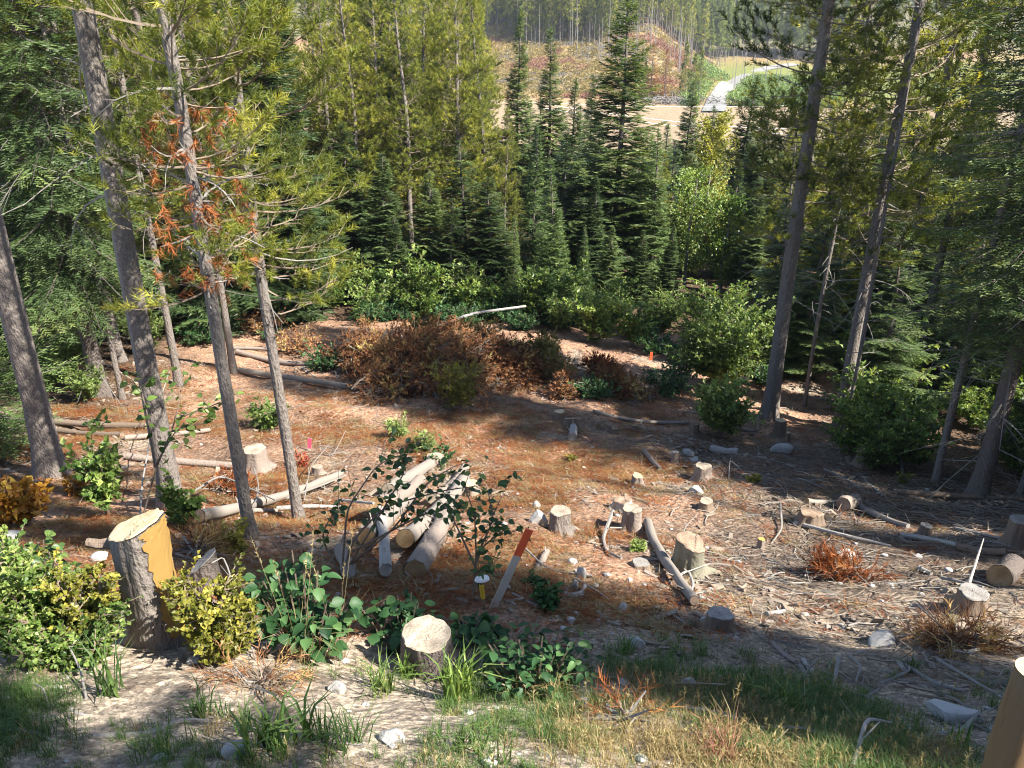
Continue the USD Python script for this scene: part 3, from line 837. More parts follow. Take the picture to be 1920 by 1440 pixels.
# ------------------------------------------------------------------ the stand behind the clearing
MID = [
    (1175, -22, 27.0, 'S2', 1.1, 'tallest dark spruce standing alone in front of the valley'),
    (1046, 292, 22.8, 'F0', 0.95, 'pale green young fir, lower of the pair left of the tall dark spruce'),
    (1000, 226, 24.0, 'F1', 0.95, 'pale green young fir, taller of the pair left of the tall dark spruce'),
    (1240, 236, 26.5, 'F0', 1.0, 'pale green fir just right of the tall dark spruce'),
    (1031, 50, 38.0, 'S1', 1.0, 'thin open spruce with bare lower trunk before the orange slope'),
    (1068, 146, 30.5, 'S1', 0.9, 'slim spruce left of the tall dark spruce, before the tan field'),
    (1107, 152, 44.0, 'S0', 0.8, 'small distant spruce before the tan field'),
    (965, 10, 41.0, 'S1', 0.9, 'narrow grey-green spruce at the right end of the pine stand'),
    (1296, 150, 46.0, 'S0', 1.0, 'dark spruce below the gravel road'),
    (1398, 140, 38.0, 'S1', 1.1, 'dark spruce right of the gravel road'),
    (1434, 176, 33.0, 'S0', 1.0, 'dark spruce beside the tall straight pine on the right'),
    (1388, 300, 28.5, 'S1', 1.0, 'lower dark spruce right of the yellow aspen'),
    (1428, 330, 25.5, 'S2', 0.9, 'dark shaded spruce behind the large willow shrub'),
    (906, -35, 28.0, 'P1', 1.0, 'yellow-green pine at the right edge of the pine stand'),
    (855, -70, 27.0, 'P0', 1.0, 'full green pine next to the yellow-green one at the stand edge'), (785, -90, 27.5, 'P2', 1.0, 'pine with the dark straight trunk in the middle of the pine stand'), (745, -80, 26.0, 'P1', 1.0, 'pine with a long visible trunk left of the middle of the pine stand'), (692, -60, 28.0, 'P0', 1.0, 'pine behind the dark wide spruce at the left of the stand'), (642, -60, 26.0, 'P2', 1.0, 'pine at the left end of the sunlit stand, beside the slimmest front pine'),
    (592, -60, 28.0, 'P1', 1.0, None), (822, -20, 33.0, 'P0', 1.0, None), (722, -20, 34.0, 'P2', 1.0, None), (880, 40, 34.0, 'P1', 1.0, None), (668, 0, 33.0, 'P0', 1.0, None),
    (944, 205, 27.0, 'P2', 0.8, 'short bushy yellow-green pine below the narrow grey-green spruce'),
    (872, 262, 23.5, 'S3', 1.15, 'spruce in front of the pine stand, with pale broken lower boughs'),
    (792, 318, 23.0, 'S2', 1.0, 'dark spruce in front of the pine stand behind the brush pile'),
    (706, 282, 23.5, 'S0', 1.0, 'dark wide spruce at the left of the pine stand'),
    (648, 230, 25.0, 'S4', 1.2, 'spruce just right of the crown of the slimmest front pine'), (602, 330, 23.0, 'S2', 0.9, 'dark spruce behind the slimmest front pine'), (745, 400, 22.0, 'S0', 0.9, 'low dark spruce behind the left of the bough heap'), (834, 372, 22.3, 'S3', 1.1, 'low narrow spruce behind the bright alder'), (918, 330, 23.0, 'S4', 1.2, 'spruce left of the taller pale young fir'),
    (962, 402, 22.4, 'F1', 0.9, 'small pale fir at the left foot of the taller pale young fir'), (1116, 330, 25.5, 'S1', 0.9, 'narrow dark spruce under the left boughs of the tall dark spruce'), (1140, 420, 23.4, 'S2', 0.8, 'low dark spruce in front of the tall dark spruce'), (1096, 420, 23.0, 'F0', 0.8, 'small pale fir right of the pair of pale young firs'), (1205, 430, 24.0, 'S0', 0.8, 'low dark spruce at the right foot of the tall dark spruce'), (1262, 420, 25.0, 'S1', 0.9, 'low dark spruce left of the aspens'),
    (985, 186, 44.0, 'S3', 1.0, 'ragged spruce below the narrow grey-green one'), (1012, 176, 46.0, 'F1', 1.1, 'small green fir at the left of the thin open spruce'), (1050, 208, 40.0, 'S4', 1.0, 'dark spruce top between the thin open and the slim spruce'),
    (1088, 196, 43.0, 'S3', 1.0, 'ragged spruce right of the slim spruce'), (1132, 206, 42.0, 'S4', 1.0, 'spruce under the left shoulder of the tall dark spruce'), (1216, 246, 36.0, 'F0', 1.3, 'bushy green fir at the right shoulder of the tall dark spruce'), (1250, 230, 42.0, 'F1', 1.6, 'round green bushy fir standing before the tan field'),
    (1340, 197, 52.0, 'S4', 1.1, 'small spruce hiding the near end of the gravel road'),
    (1270, 262, 34.0, 'S3', 1.1, 'ragged spruce left of the tall yellow aspen'), (1350, 250, 36.0, 'S4', 1.1, 'spruce right of the tall yellow aspen'),
    (1290, 330, 30.0, 'S2', 0.9, 'dark spruce behind the aspens'), (560, 250, 24.0, 'S0', 1.0, None), (520, 200, 25.0, 'S2', 1.0, None),
]
PK = {'S0': (SPRUCES[0], 11.0), 'S1': (SPRUCES[1], 11.0), 'S2': (SPRUCES[2], 11.0), 'S3': (SPRUCES[3], 11.0), 'S4': (SPRUCES[4], 11.0), 'P0': (PINES[0], 12.5), 'P1': (PINES[1], 12.5), 'P2': (PINES[2], 12.5), 'F0': (FIRS[0], 6.0), 'F1': (FIRS[1], 6.0)}
for px, yt, fwd, k, wide, label in MID:
    x, g, H = plan(px, yt, fwd)
    pr, H0 = PK[k]
    nm = {'S': 'spruce_tree', 'P': 'pine_tree', 'F': 'fir_tree'}[k[0]]
    grp = None
    if label is None:
        label, grp = {'S': ('dark green spruce in the dense stand behind the clearing', 'spruces of the stand behind the clearing'),
                      'P': ('sunlit yellow-green pine in the dense stand behind the clearing', 'pines of the stand behind the clearing'),
                      'F': ('pale green young fir at the foot of the dense stand', 'young firs at the foot of the stand')}[k[0]]
    tree_at(x, fwd, pr, H0, H, nm, label, 'tree', grp, wide)


def fill(n, x0, x1, y0, y1, gap, ok, kinds, seed, hlo, hhi, what):
    r = rng(seed)
    for _ in range(n):
        x, y = x0 + (x1 - x0) * r.random(), y0 + (y1 - y0) * r.random()
        if not ok(x, y) or min((a - x) ** 2 + (b - y) ** 2 for a, b in placed) < gap * gap:
            continue
        k = kinds[r.integers(len(kinds))]
        k = {'S0': 'S3', 'S1': 'S4'}.get(k, k) if r.random() < 0.5 else k
        pr, H0 = PK[k]
        H = hlo + (hhi - hlo) * r.random()
        if k[0] == 'F':
            H *= 0.5
        lab, grp = what[k[0]]
        tree_at(x, y, pr, H0, H, {'S': 'spruce_tree', 'P': 'pine_tree', 'F': 'fir_tree'}[k[0]], lab, 'tree', grp)


def sight(x, y):
    """pixel column at which a tree at (x, y) stands"""
    return 960 + FPX * x / (y * math.cos(PITCH) + 5 * math.sin(PITCH))


fill(420, -30, -5.8, 14.5, 40, 1.75, lambda x, y: 2.0 > x + 0.42 * y - 0 and sight(x, y) > -120 and (x < -7.5 or y > 18) and sight(x, y) < 560, ['P0', 'P1', 'P2', 'S0', 'S1', 'S2', 'P0'], 11, 9.5, 14.5,
     {'P': ('pine in the sunny wood behind the left front trunks', 'pines of the wood on the left'), 'S': ('spruce in the sunny wood behind the left front trunks', 'spruces of the wood on the left')})
fill(300, -9, 0, 27, 46, 1.9, lambda x, y: 540 < sight(x, y) < 905, ['P0', 'P1', 'P2', 'S1'], 12, 10.5, 14,
     {'P': ('sunlit yellow-green pine in the dense stand behind the clearing', 'pines of the stand behind the clearing'), 'S': ('dark green spruce in the dense stand behind the clearing', 'spruces of the stand behind the clearing')})
WR = {'P': ('pine in the shaded wood on the right', 'pines of the wood on the right'), 'S': ('dark spruce in the shaded wood on the right', 'spruces of the wood on the right')}
fill(260, 6.5, 24, 12.0, 17, 1.7, lambda x, y: x > 6.0 + 0.10 * (y - 11) and 1470 < sight(x, y) < 2050 and not (13.9 < 0.423 * x + 0.906 * y < 18.5 and x < 15), ['S0', 'S1', 'S2', 'P0', 'P1', 'S2'], 13, 8.5, 11, WR)
fill(420, 6.5, 30, 17.0, 40, 1.8, lambda x, y: 1455 < sight(x, y) < 2050, ['S0', 'S1', 'S2', 'P0', 'P2'], 14, 5.0, 7.2, WR)
fill(200, 6.3, 12, 14.2, 22, 1.3, lambda x, y: 1465 < sight(x, y) < 1900, ['S0', 'S1', 'S2', 'F0'], 16, 3.0, 4.6, {**WR, 'S': ('low young spruce in the shaded wood on the right', 'low young spruces in the wood on the right'), 'F': ('low young fir in the shaded wood on the right', 'low young firs in the wood on the right')})
# lower conifers in the gap before the valley
gr_ = rng(15)
for _ in range(60):
    px, yt, fwd = 925 + 520 * gr_.random(), 238 + 190 * gr_.random() ** 1.2, 26 + 24 * gr_.random()
    x, g, H = plan(px, yt, fwd)
    if 2.0 < H < 8.5 and min((a - x) ** 2 + (b - fwd) ** 2 for a, b in placed) > 1.3 ** 2:
        k = ['S3', 'S4', 'S2', 'F0', 'P0', 'P2'][gr_.integers(6)]
        tree_at(x, fwd, PK[k][0], PK[k][1], H, {'S': 'spruce_tree', 'P': 'pine_tree', 'F': 'fir_tree'}[k[0]], 'low conifer in the gap of the stand below the valley field', 'tree', 'low conifers below the valley field', 1.35)
# trees to the right of the picture: they shade the clearing in bands
SHADE = [(3.1, 5.2, 'S2', 10.0, 0.95), (3.9, 8.0, 'S2', 15.5, 1.35), (3.4, 10.0, 'S2', 16.5, 0.95), (4.5, 11.0, 'P1', 15.0, 0.7), (4.1, 6.0, 'S1', 8.5, 0.9), (0.75, 6.0, 'S2', 19.0, 1.55), (-0.9, 7.0, 'S2', 19.0, 1.8), (-2.4, 6.5, 'S2', 16.0, 1.8), (0.3, 8.5, 'S0', 20.0, 1.6), (-4.0, 8.0, 'S1', 13.0, 1.6),
         (0.9, 9.5, 'P0', 15.0, 0.8), (2.2, 4.2, 'F0', 3.6, 0.5), (8.0, 12.5, 'P1', 13.5, 0.40), (10.7, 11.0, 'S1', 14.5, 0.55), (13.2, 4.2, 'S2', 18.0, 2.0), (12.1, 6.0, 'S1', 16.0, 1.2), (18.0, 8.0, 'S2', 17.0, 1.8),
         (9.6, 5.1, 'S3', 6.0, 1.5), (8.2, 6.4, 'S4', 5.8, 1.2), (11.3, 4.2, 'S3', 6.5, 1.3), (7.0, 7.6, 'S4', 5.6, 0.9)]
R0 = {'S0': 1.75, 'S1': 1.45, 'S2': 1.95, 'S3': 1.85, 'S4': 1.6, 'P0': 1.6, 'P1': 1.4, 'P2': 1.75, 'F0': 1.0, 'F1': 0.85}
for s, t, k, H, rad in SHADE:
    x, y = 0.906 * t + 0.423 * s, -0.423 * t + 0.906 * s
    pr, H0 = PK[k]
    nm = {'S': 'spruce_tree', 'P': 'pine_tree', 'F': 'fir_tree'}[k[0]]
    tree_at(x, y, pr, H0, H, nm, 'conifer standing outside the picture on the right', 'tree', 'trees outside the picture on the right', rad / (R0[k] * (H / H0) ** 0.75 * (1.28 if k[0] == 'S' else 1.0)))


# ------------------------------------------------------------------ the far slope
fr = rng(31)
far_n = 0
cand = []
for _ in range(6000):
    y = 205 + 130 * fr.random()
    x = (-0.05 + 0.47 * fr.random()) * y
    edge = 232 - 20 * np.clip((x - 10) / 20, -1, 0) + np.clip(x - 26, 0, 60) * 1.45 + 8 * (fr.random() - 0.5)
    if y < edge or (x - 0.27 * y) ** 2 < 0:
        continue
    if cand and min((a - x) ** 2 + (b - y) ** 2 for a, b in cand) < 2.3 ** 2:
        continue
    cand.append((x, y))
cand.sort(key=lambda c: c[1])
print('far candidates', len(cand))
for k, (x, y) in enumerate(cand[:290]):
    s = 0.75 + 0.4 * fr.random()
    copy_of(FAR_PINES[fr.integers(4)], 'pine_tree', 'slender pale-trunked pine in the forest across the valley', 'tree', (x, y, float(ground_z(x, y)) - 0.1), fr.random() * 360, (s * (0.8 + 0.4 * fr.random()), s, s), 'pines of the forest across the valley')


def flat_pine(i):
    d = pine(400 + i, 19.0, 19 * (0.25 + 0.1 * i), 1.8, 0.13, tuft_n=5, L=0.5, W=0.18, tuft_step=0.45, axis=0.4, whorl=0.7, dead=0.0, wob=0.3, sides=5)
    return d


N = 2600
fx, fy = np.empty(N), np.empty(N)
fy = 245 + 500 * fr.random(N) ** 1.3
fx = fy * (-0.75 + 1.5 * fr.random(N))
rest = np.array(cand[290:]) if len(cand) > 290 else np.zeros((0, 2))
keep = (fy > 262 + np.clip(fx - 22, 0, 60) * 1.5)
fx, fy = np.append(fx[keep], rest[:, 0]), np.append(fy[keep], rest[:, 1])
fp = np.stack([fx, fy, ground_z(fx, fy) - 0.1], 1)
# one shared placement for trunks and crowns: two point instancers under one thing
ff = thing('far_forest', 'pine forest covering the slope across the valley', 'forest', kind='stuff')
k_, r_, s_ = fr.integers(0, 3, len(fp)), fr.random(len(fp)) * 6.28, 0.75 + 0.45 * fr.random(len(fp))
fpr = [flat_pine(i) for i in range(3)]
scatter('trunks', [(d['trunk'][0], 'pine_bark') for d in fpr], fp, k_, r_, s_, None, None, parent='/World/far_forest')
scatter('crowns', [(d['crown'][0], 'pine_needles_far') for d in fpr], fp, k_, r_, s_, None, None, parent='/World/far_forest')

LARCH = proto('class_larch', spruce(601, 11.0, 2.0, 0.14, hb=1.0, gap=0.5, per=7, twig=0.22, el=0.16, L=0.36, W=0.13, mat='orange_leaf', power=0.6, droop=0.1))
RUST = proto('class_rust', spruce(602, 11.0, 1.6, 0.14, hb=1.0, gap=0.5, per=7, twig=0.22, el=0.16, L=0.30, W=0.09, mat='dead_needles', power=0.8, droop=0.2))
for px, yt, fwd, pr, H0, nm, lab in ((1226, 82, 172, LARCH, 11, 'larch_tree', 'golden larch in the valley behind the grey slash heap'), (1252, 92, 170, RUST, 11, 'dead_conifer', 'rust-red dead conifer in the valley beside the golden larch'),
                                     (1290, 78, 174, FAR_PINES[3], 19, 'pine_tree', 'green pine in the valley right of the rust-red dead conifer'), (1304, 100, 170, FAR_PINES[1], 19, 'pine_tree', 'shorter green pine in the valley, right of the other beside the rust-red tree'),
                                     (1318, 88, 176, FAR_PINES[3], 19, 'pine_tree', 'green pine in the valley nearest the gravel road'), (1212, 110, 173, FAR_PINES[3], 19, 'pine_tree', 'green pine in the valley left of the golden larch')):
    x, g, H = plan(px, yt, fwd)
    q = H / H0
    copy_of(pr, nm, lab, 'tree', (x, fwd, g - 0.1), 40, (q * 1.2, q * 1.2, q))
sr = rng(33)
SNAG = klass('class_snag')
part('trunk', tube(MB(), np.stack([0.1 * np.sin(np.linspace(0, 5, 10)), 0 * np.linspace(0, 1, 10), np.linspace(0, 13, 10)], 1), np.linspace(0.13, 0.03, 10), 6), 'dead_branch', SNAG)
dm = MB()
for h in np.linspace(2, 12.5, 40):
    a = sr.random() * 6.28
    sticks(dm, [[0, 0, h]], [[0.9 * sr.random() * math.cos(a), 0.9 * sr.random() * math.sin(a), h + 0.2 * sr.normal()]], 0.02, 0.008)
part('dead_branches', dm, 'dead_branch', SNAG, kind='stuff')
for k in range(70):
    y = 206 + 46 * sr.random()
    x = y * (0.02 + 0.32 * sr.random())
    q = 0.35 + 0.75 * sr.random()
    copy_of(SNAG, 'dead_tree', 'bare grey standing dead trunk on the autumn slope across the valley', 'tree', (x, y, float(ground_z(x, y)) - 0.1), sr.random() * 360, (q, q, q), 'bare dead trunks on the slope across the valley')


def scrub_piece(seed, n=70, H=1.4, L=0.4):
    r = rng(seed)
    P = np.stack([0.55 * r.normal(size=n), 0.55 * r.normal(size=n), H * 0.6 * r.random(n)], 1)
    return MB().soup(leaf_soup(P, unit(r.normal(size=(n, 3)) + [0, 0, 0.8]), unit(r.normal(size=(n, 3))), L, L * 0.45), np.tile(0.5 + 0.2 * r.normal(size=n), 2))


n = 5200
y = 162 + 100 * sr.random(n)
x = y * (-0.06 + 0.46 * sr.random(n))
qn = meshkit.fbm(np.stack([x, y, 0 * x], 1) / 12.0, 3, 23) + 0.05 * sr.normal(size=n)
gre = (x - 0.235 * y + 4 > 0) & (y < 300)
kk = np.where(gre, np.where(sr.random(n) < 0.75, 3, 0), np.where(qn > 0.64, 1, np.where(qn > 0.45, 0, np.where(sr.random(n) < 0.5, 2, 0))))
road_xy = np.array([at(*p)[:2] for p in road_px])
near_road = np.min([np.hypot(x - (a[0] + (b[0] - a[0]) * u), y - (a[1] + (b[1] - a[1]) * u)) for a, b in zip(road_xy[:-1], road_xy[1:]) for u in np.linspace(0, 1, 12)], axis=0) < 3.4
ok = ~near_road & ((y > 170) | gre)
pp = np.stack([x, y, ground_z(x, y)], 1)[ok]
scatter('autumn_scrub', [(scrub_piece(1), 'scrub_yellow'), (scrub_piece(2, 60, 1.0), 'scrub_red'), (scrub_piece(3, 50, 1.2, 0.3), 'dead_branch'), (scrub_piece(4, 90, 2.2, 0.5), 'willow_leaf')], pp, kk[ok], sr.random(len(pp)) * 6.28, 0.5 + 0.9 * sr.random(len(pp)), 'autumn scrub in yellow, rust and green on the slope across the valley', 'scrub')
# grey heap of logging slash at the far edge of the field
mb = MB()
c0 = at(1262, 196)
Pq = c0 + np.stack([5.0 * sr.normal(size=260), 1.2 * sr.normal(size=260), 0.2 + 1.3 * sr.random(260)], 1)
Dq = unit(sr.normal(size=(260, 3)) * [1, 1, 0.5])
sticks(mb, Pq - Dq * 0.9, Pq + Dq * 0.9, 0.07, 0.04)
tt_ = thing('slash_heap', 'grey heap of old logging slash at the far edge of the tan field', 'slash heap')
part('branches', mb, 'dead_branch', tt_, kind='stuff')

# ------------------------------------------------------------------ shrubs
def shrub(seed, H, R, stems, twigs, leaves, L, W, spread=0.7, low=0.25, up=0.4, fold=0.25, stem_r=0.008):
    r = rng(seed)
    wood = MB()
    P, D, T = [], [], []
    for k in range(stems):
        az = 6.283 * (k + 1.5 * r.random()) / stems
        Lh = H * (0.40 + 0.66 * r.random())
        out = R * (0.25 + 0.75 * r.random()) * spread
        n = 7
        s = np.linspace(0, 1, n)
        B = np.stack([out * s ** 1.3 * math.cos(az), out * s ** 1.3 * math.sin(az), Lh * s * (1 - 0.12 * s)], 1) + np.cumsum(r.normal(size=(n, 3)) * 0.025 * H, 0) * s[:, None]
        B[0] = [0.06 * R * math.cos(az), 0.06 * R * math.sin(az), -0.03]
        sticks(wood, B[:-1], B[1:], np.linspace(stem_r, 0.003, n - 1), np.linspace(stem_r, 0.002, n)[1:])
        ts = low + (1 - low) * r.random(twigs)
        Q, Dq = along(B, ts)
        E = unit(np.stack([np.cos(az) + 1.1 * r.normal(size=twigs), np.sin(az) + 1.1 * r.normal(size=twigs), up + 0.5 * r.random(twigs)], 1))
        TL = R * (0.25 + 0.4 * r.random(twigs))
        sticks(wood, Q, Q + E * TL[:, None], 0.0035, 0.0015)
        m = leaves
        u = 0.15 + 0.85 * r.random((twigs, m))
        PP = Q[:, None] + E[:, None] * (u * TL[:, None])[..., None]
        P.append(PP.reshape(-1, 3))
        DD = np.repeat(E[:, None], m, 1) + 0.9 * r.normal(size=(twigs, m, 3))
        D.append(DD.reshape(-1, 3))
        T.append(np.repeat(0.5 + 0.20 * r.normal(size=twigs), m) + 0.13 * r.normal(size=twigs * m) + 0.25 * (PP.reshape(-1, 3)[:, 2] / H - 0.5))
    P, D, T = np.vstack(P), unit(np.vstack(D)), np.concatenate(T)
    N = unit(np.array([0.25, -0.25, 1.0]) + 0.55 * r.normal(size=(len(P), 3)))
    sz = 0.45 + 0.8 * r.random(len(P))
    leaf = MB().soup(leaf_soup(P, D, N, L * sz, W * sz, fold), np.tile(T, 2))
    return wood, leaf


def bush(name, label, cat, bp, wpx, hpx, mat, L, W, stems=9, twigs=14, leaves=9, group=None, seed=0, spread=0.7, low=0.25, up=0.4, stem_mat='stem_wood', leaf_name='leaves'):
    p = at(*bp)
    R, H = metres(wpx, p) / 2, height_px(p, hpx)
    t = thing(name, label, cat, p - [0, 0, 0.02], group=group)
    wood, leaf = shrub(seed + 900, H, R, stems, twigs, leaves, L, W, spread, low, up)
    part('stems', wood, stem_mat, t, kind='stuff')
    part(leaf_name, leaf, mat, t, kind='stuff')
    return t


BUSHES = [
    # label, base px, width px, height px, material, leaf L, W, stems, twigs, leaves
    ('large rounded willow at the foot of the tall right pine', (1345, 722), 210, 168, 'willow_leaf', 0.090, 0.050, 26, 36, 20),
    ('smaller bright willow in front of the large rounded one', (1350, 818), 130, 118, 'willow_leaf', 0.085, 0.045, 16, 24, 16),
    ('yellow-green willow clump in front of the brush pile', (862, 770), 88, 108, 'yellow_leaf', 0.080, 0.026, 11, 18, 12),
    ('leafy alder at the stand foot, right of the brush pile', (1110, 640), 120, 110, 'shrub_leaf', 0.11, 0.07, 12, 18, 11),
    ('leafy alder behind the right end of the brush pile', (1000, 608), 110, 120, 'shrub_leaf', 0.11, 0.07, 12, 18, 11),
    ('bright alder behind the middle of the brush pile', (865, 585), 120, 105, 'shrub_leaf', 0.11, 0.065, 12, 20, 12),
    ('small alder behind the left of the brush pile', (770, 590), 100, 85, 'shrub_leaf', 0.10, 0.06, 10, 16, 10),
    ('dense alder nearest the orange-topped far stake', (1185, 650), 105, 110, 'shrub_leaf', 0.11, 0.07, 12, 18, 11),
    ('low leafy alder left of the brush pile at the stand foot', (690, 600), 110, 80, 'shrub_leaf', 0.10, 0.06, 10, 16, 10),
    ('pale alder between the two young firs at the stand foot', (1050, 620), 80, 90, 'willow_leaf', 0.10, 0.06, 10, 15, 10),
    ('maple sapling with backlit leaves before the dark right trunks', (1660, 760), 190, 190, 'shrub_leaf', 0.115, 0.085, 8, 13, 8),
    ('low maple shrub with backlit leaves left of the thick right trunk', (1700, 880), 150, 125, 'shrub_leaf', 0.10, 0.075, 9, 14, 9),
    ('maple shrub with backlit leaves at the right edge', (1890, 860), 110, 120, 'shrub_leaf', 0.095, 0.07, 7, 12, 7),
    ('rounded green bush between the slim front pines', (505, 805), 105, 68, 'shrub_leaf', 0.060, 0.035, 11, 15, 10),
    ('light green plant beside the fireweed in the clearing middle', (745, 820), 62, 55, 'willow_leaf', 0.07, 0.022, 8, 11, 9),
    ('feathery green plant near the pink-flowered fireweed', (798, 846), 55, 45, 'willow_leaf', 0.06, 0.015, 9, 11, 10),
    ('low green plant beside the pale flat stump top', (822, 868), 70, 26, 'thimble_leaf', 0.06, 0.03, 9, 8, 8),
    ('tall light green shrub left of the thickest front trunk', (205, 968), 120, 175, 'shrub_leaf', 0.075, 0.045, 9, 14, 8),
    ('leafy shrub wrapped round the foot of the thickest front trunk', (345, 985), 90, 95, 'shrub_leaf', 0.070, 0.045, 8, 11, 8),
    ('green-yellow currant bush filling the lower left corner, left of the high stump', (70, 1222), 190, 215, 'shrub_leaf', 0.027, 0.022, 20, 30, 17),
    ('yellowing currant bush against the left side of the high stump', (185, 1222), 130, 195, 'yellow_leaf', 0.025, 0.021, 15, 24, 15),
    ('low currant bush spreading over the sand left of the high stump', (140, 1240), 230, 110, 'shrub_leaf', 0.025, 0.021, 20, 26, 15),
    ('sunlit yellow currant bush against the right side of the high stump', (420, 1235), 165, 150, 'yellow_leaf', 0.025, 0.022, 19, 28, 17),
    ('small yellow bush under the white fallen log', (440, 1035), 80, 55, 'yellow_leaf', 0.035, 0.028, 9, 12, 10),
    ('orange and yellow autumn shrub at the foot of the left edge trunk', (50, 985), 120, 100, 'orange_leaf', 0.075, 0.05, 10, 14, 9),
    ('orange leafed shrub behind the left edge trunk', (150, 930), 60, 50, 'orange_leaf', 0.05, 0.035, 7, 9, 8),
    ('dark low bramble on the mound in front of the right brush heap', (1110, 745), 110, 40, 'thimble_leaf', 0.075, 0.045, 12, 12, 9),
    ('dark low bramble behind the far orange-topped stake', (1250, 740), 130, 55, 'thimble_leaf', 0.075, 0.045, 12, 12, 9),
    ('dark green bramble patch at the end of the left fallen logs', (612, 690), 100, 36, 'thimble_leaf', 0.075, 0.045, 12, 12, 9),
    ('reddening bracken left of the brush pile', (560, 660), 150, 40, 'slash_needles', 0.08, 0.03, 16, 14, 9),
    ('rusty bracken behind the slim front pines', (490, 625), 110, 45, 'slash_needles', 0.08, 0.03, 14, 14, 9),
    ('rusty bracken in the sunny gap at the left edge', (75, 590), 90, 40, 'dead_needles', 0.09, 0.04, 10, 10, 8),
    ('red leafed plant beside the small stump behind the front pines', (570, 875), 36, 36, 'red_leaf', 0.05, 0.02, 6, 7, 7),
    ('lone yellow-green seedling on the shaded right slope', (1412, 905), 30, 22, 'yellow_leaf', 0.05, 0.03, 5, 6, 6),
    ('yellow-green seedling below the thin right trunk', (1692, 905), 30, 24, 'yellow_leaf', 0.05, 0.03, 5, 6, 6),
    ('small lime-green seedling on the open needle floor', (1072, 862), 26, 14, 'yellow_leaf', 0.04, 0.02, 6, 6, 6),
    ('lime-green ground plant beside the long bare log', (1195, 1032), 42, 20, 'willow_leaf', 0.035, 0.02, 8, 8, 8),
    ('dark green ground plant below the orange-topped lath', (1025, 1140), 70, 45, 'thimble_leaf', 0.045, 0.03, 9, 9, 8),
    ('bluish green ground plant on the shaded slope', (1000, 1100), 60, 20, 'thimble_leaf', 0.04, 0.02, 8, 8, 8),
]
for i, (label, bp, w, h, mat, L, W, st, tw, lv) in enumerate(BUSHES):
    bush('bracken' if 'bracken' in label else 'shrub' if h > 60 else 'low_plant', label, 'fern' if 'bracken' in label else 'shrub' if h > 60 else 'plant', bp, w, h, mat, L, W, st, tw, lv, seed=i, low=0.12 if h < 80 else 0.22)

def shrub_class(name, seed, H, R, st, tw, lv, L, W, mat):
    k = klass(name)
    wood, leaf = shrub(seed, H, R, st, tw, lv, L, W, low=0.15)
    part('stems', wood, 'stem_wood', k, kind='stuff')
    part('leaves', leaf, mat, k, kind='stuff')
    return k


ALDERS = [shrub_class('class_alder_a', 41, 1.7, 0.9, 12, 20, 12, 0.11, 0.07, 'shrub_leaf'), shrub_class('class_alder_b', 42, 1.5, 0.8, 12, 20, 12, 0.10, 0.055, 'willow_leaf')]
FERN = shrub_class('class_fern', 43, 0.45, 0.5, 9, 10, 8, 0.10, 0.045, 'thimble_leaf')
ar = rng(44)
for k in range(17):
    x, y = -7.5 + 13.5 * (k + ar.random()) / 17, 20.4 + 2.0 * ar.random()
    q = 0.45 + 0.6 * ar.random()
    copy_of(ALDERS[k % 2], 'shrub', 'leafy alder in the hedge-like row along the foot of the stand', 'shrub', (x, y, float(ground_z(x, y)) - 0.03), ar.random() * 360, (q * 1.2, q * 1.1, q * 1.1), 'alders along the foot of the stand')
for k in range(44):
    lft = k % 2
    y = 12.5 + 9 * ar.random() if lft else 10.5 + 9 * ar.random()
    x = -(0.52 * y + 3.2 * ar.random() - 0.6) if lft else 0.47 * y + 4 * ar.random()
    q = 0.45 + 0.5 * ar.random()
    copy_of(ALDERS[k % 2], 'shrub', 'shrub in the undergrowth of the left wood' if lft else 'shrub in the undergrowth of the right wood', 'shrub', (x, y, float(ground_z(x, y)) - 0.03), ar.random() * 360, (q, q, q), 'undergrowth of the left wood' if lft else 'undergrowth of the right wood')
for k in range(60):
    y = 16 + 6 * ar.random()
    x = -8 + 14 * ar.random()
    if y < 19 and -4.5 < x < 3.5:
        y += 3.5
    q = 0.6 + 0.6 * ar.random()
    copy_of(FERN, 'low_plant', 'dark low plant along the upper edge of the clearing', 'plant', (x, y, float(ground_z(x, y)) - 0.02), ar.random() * 360, (q, q, q), 'low plants along the upper edge of the clearing')

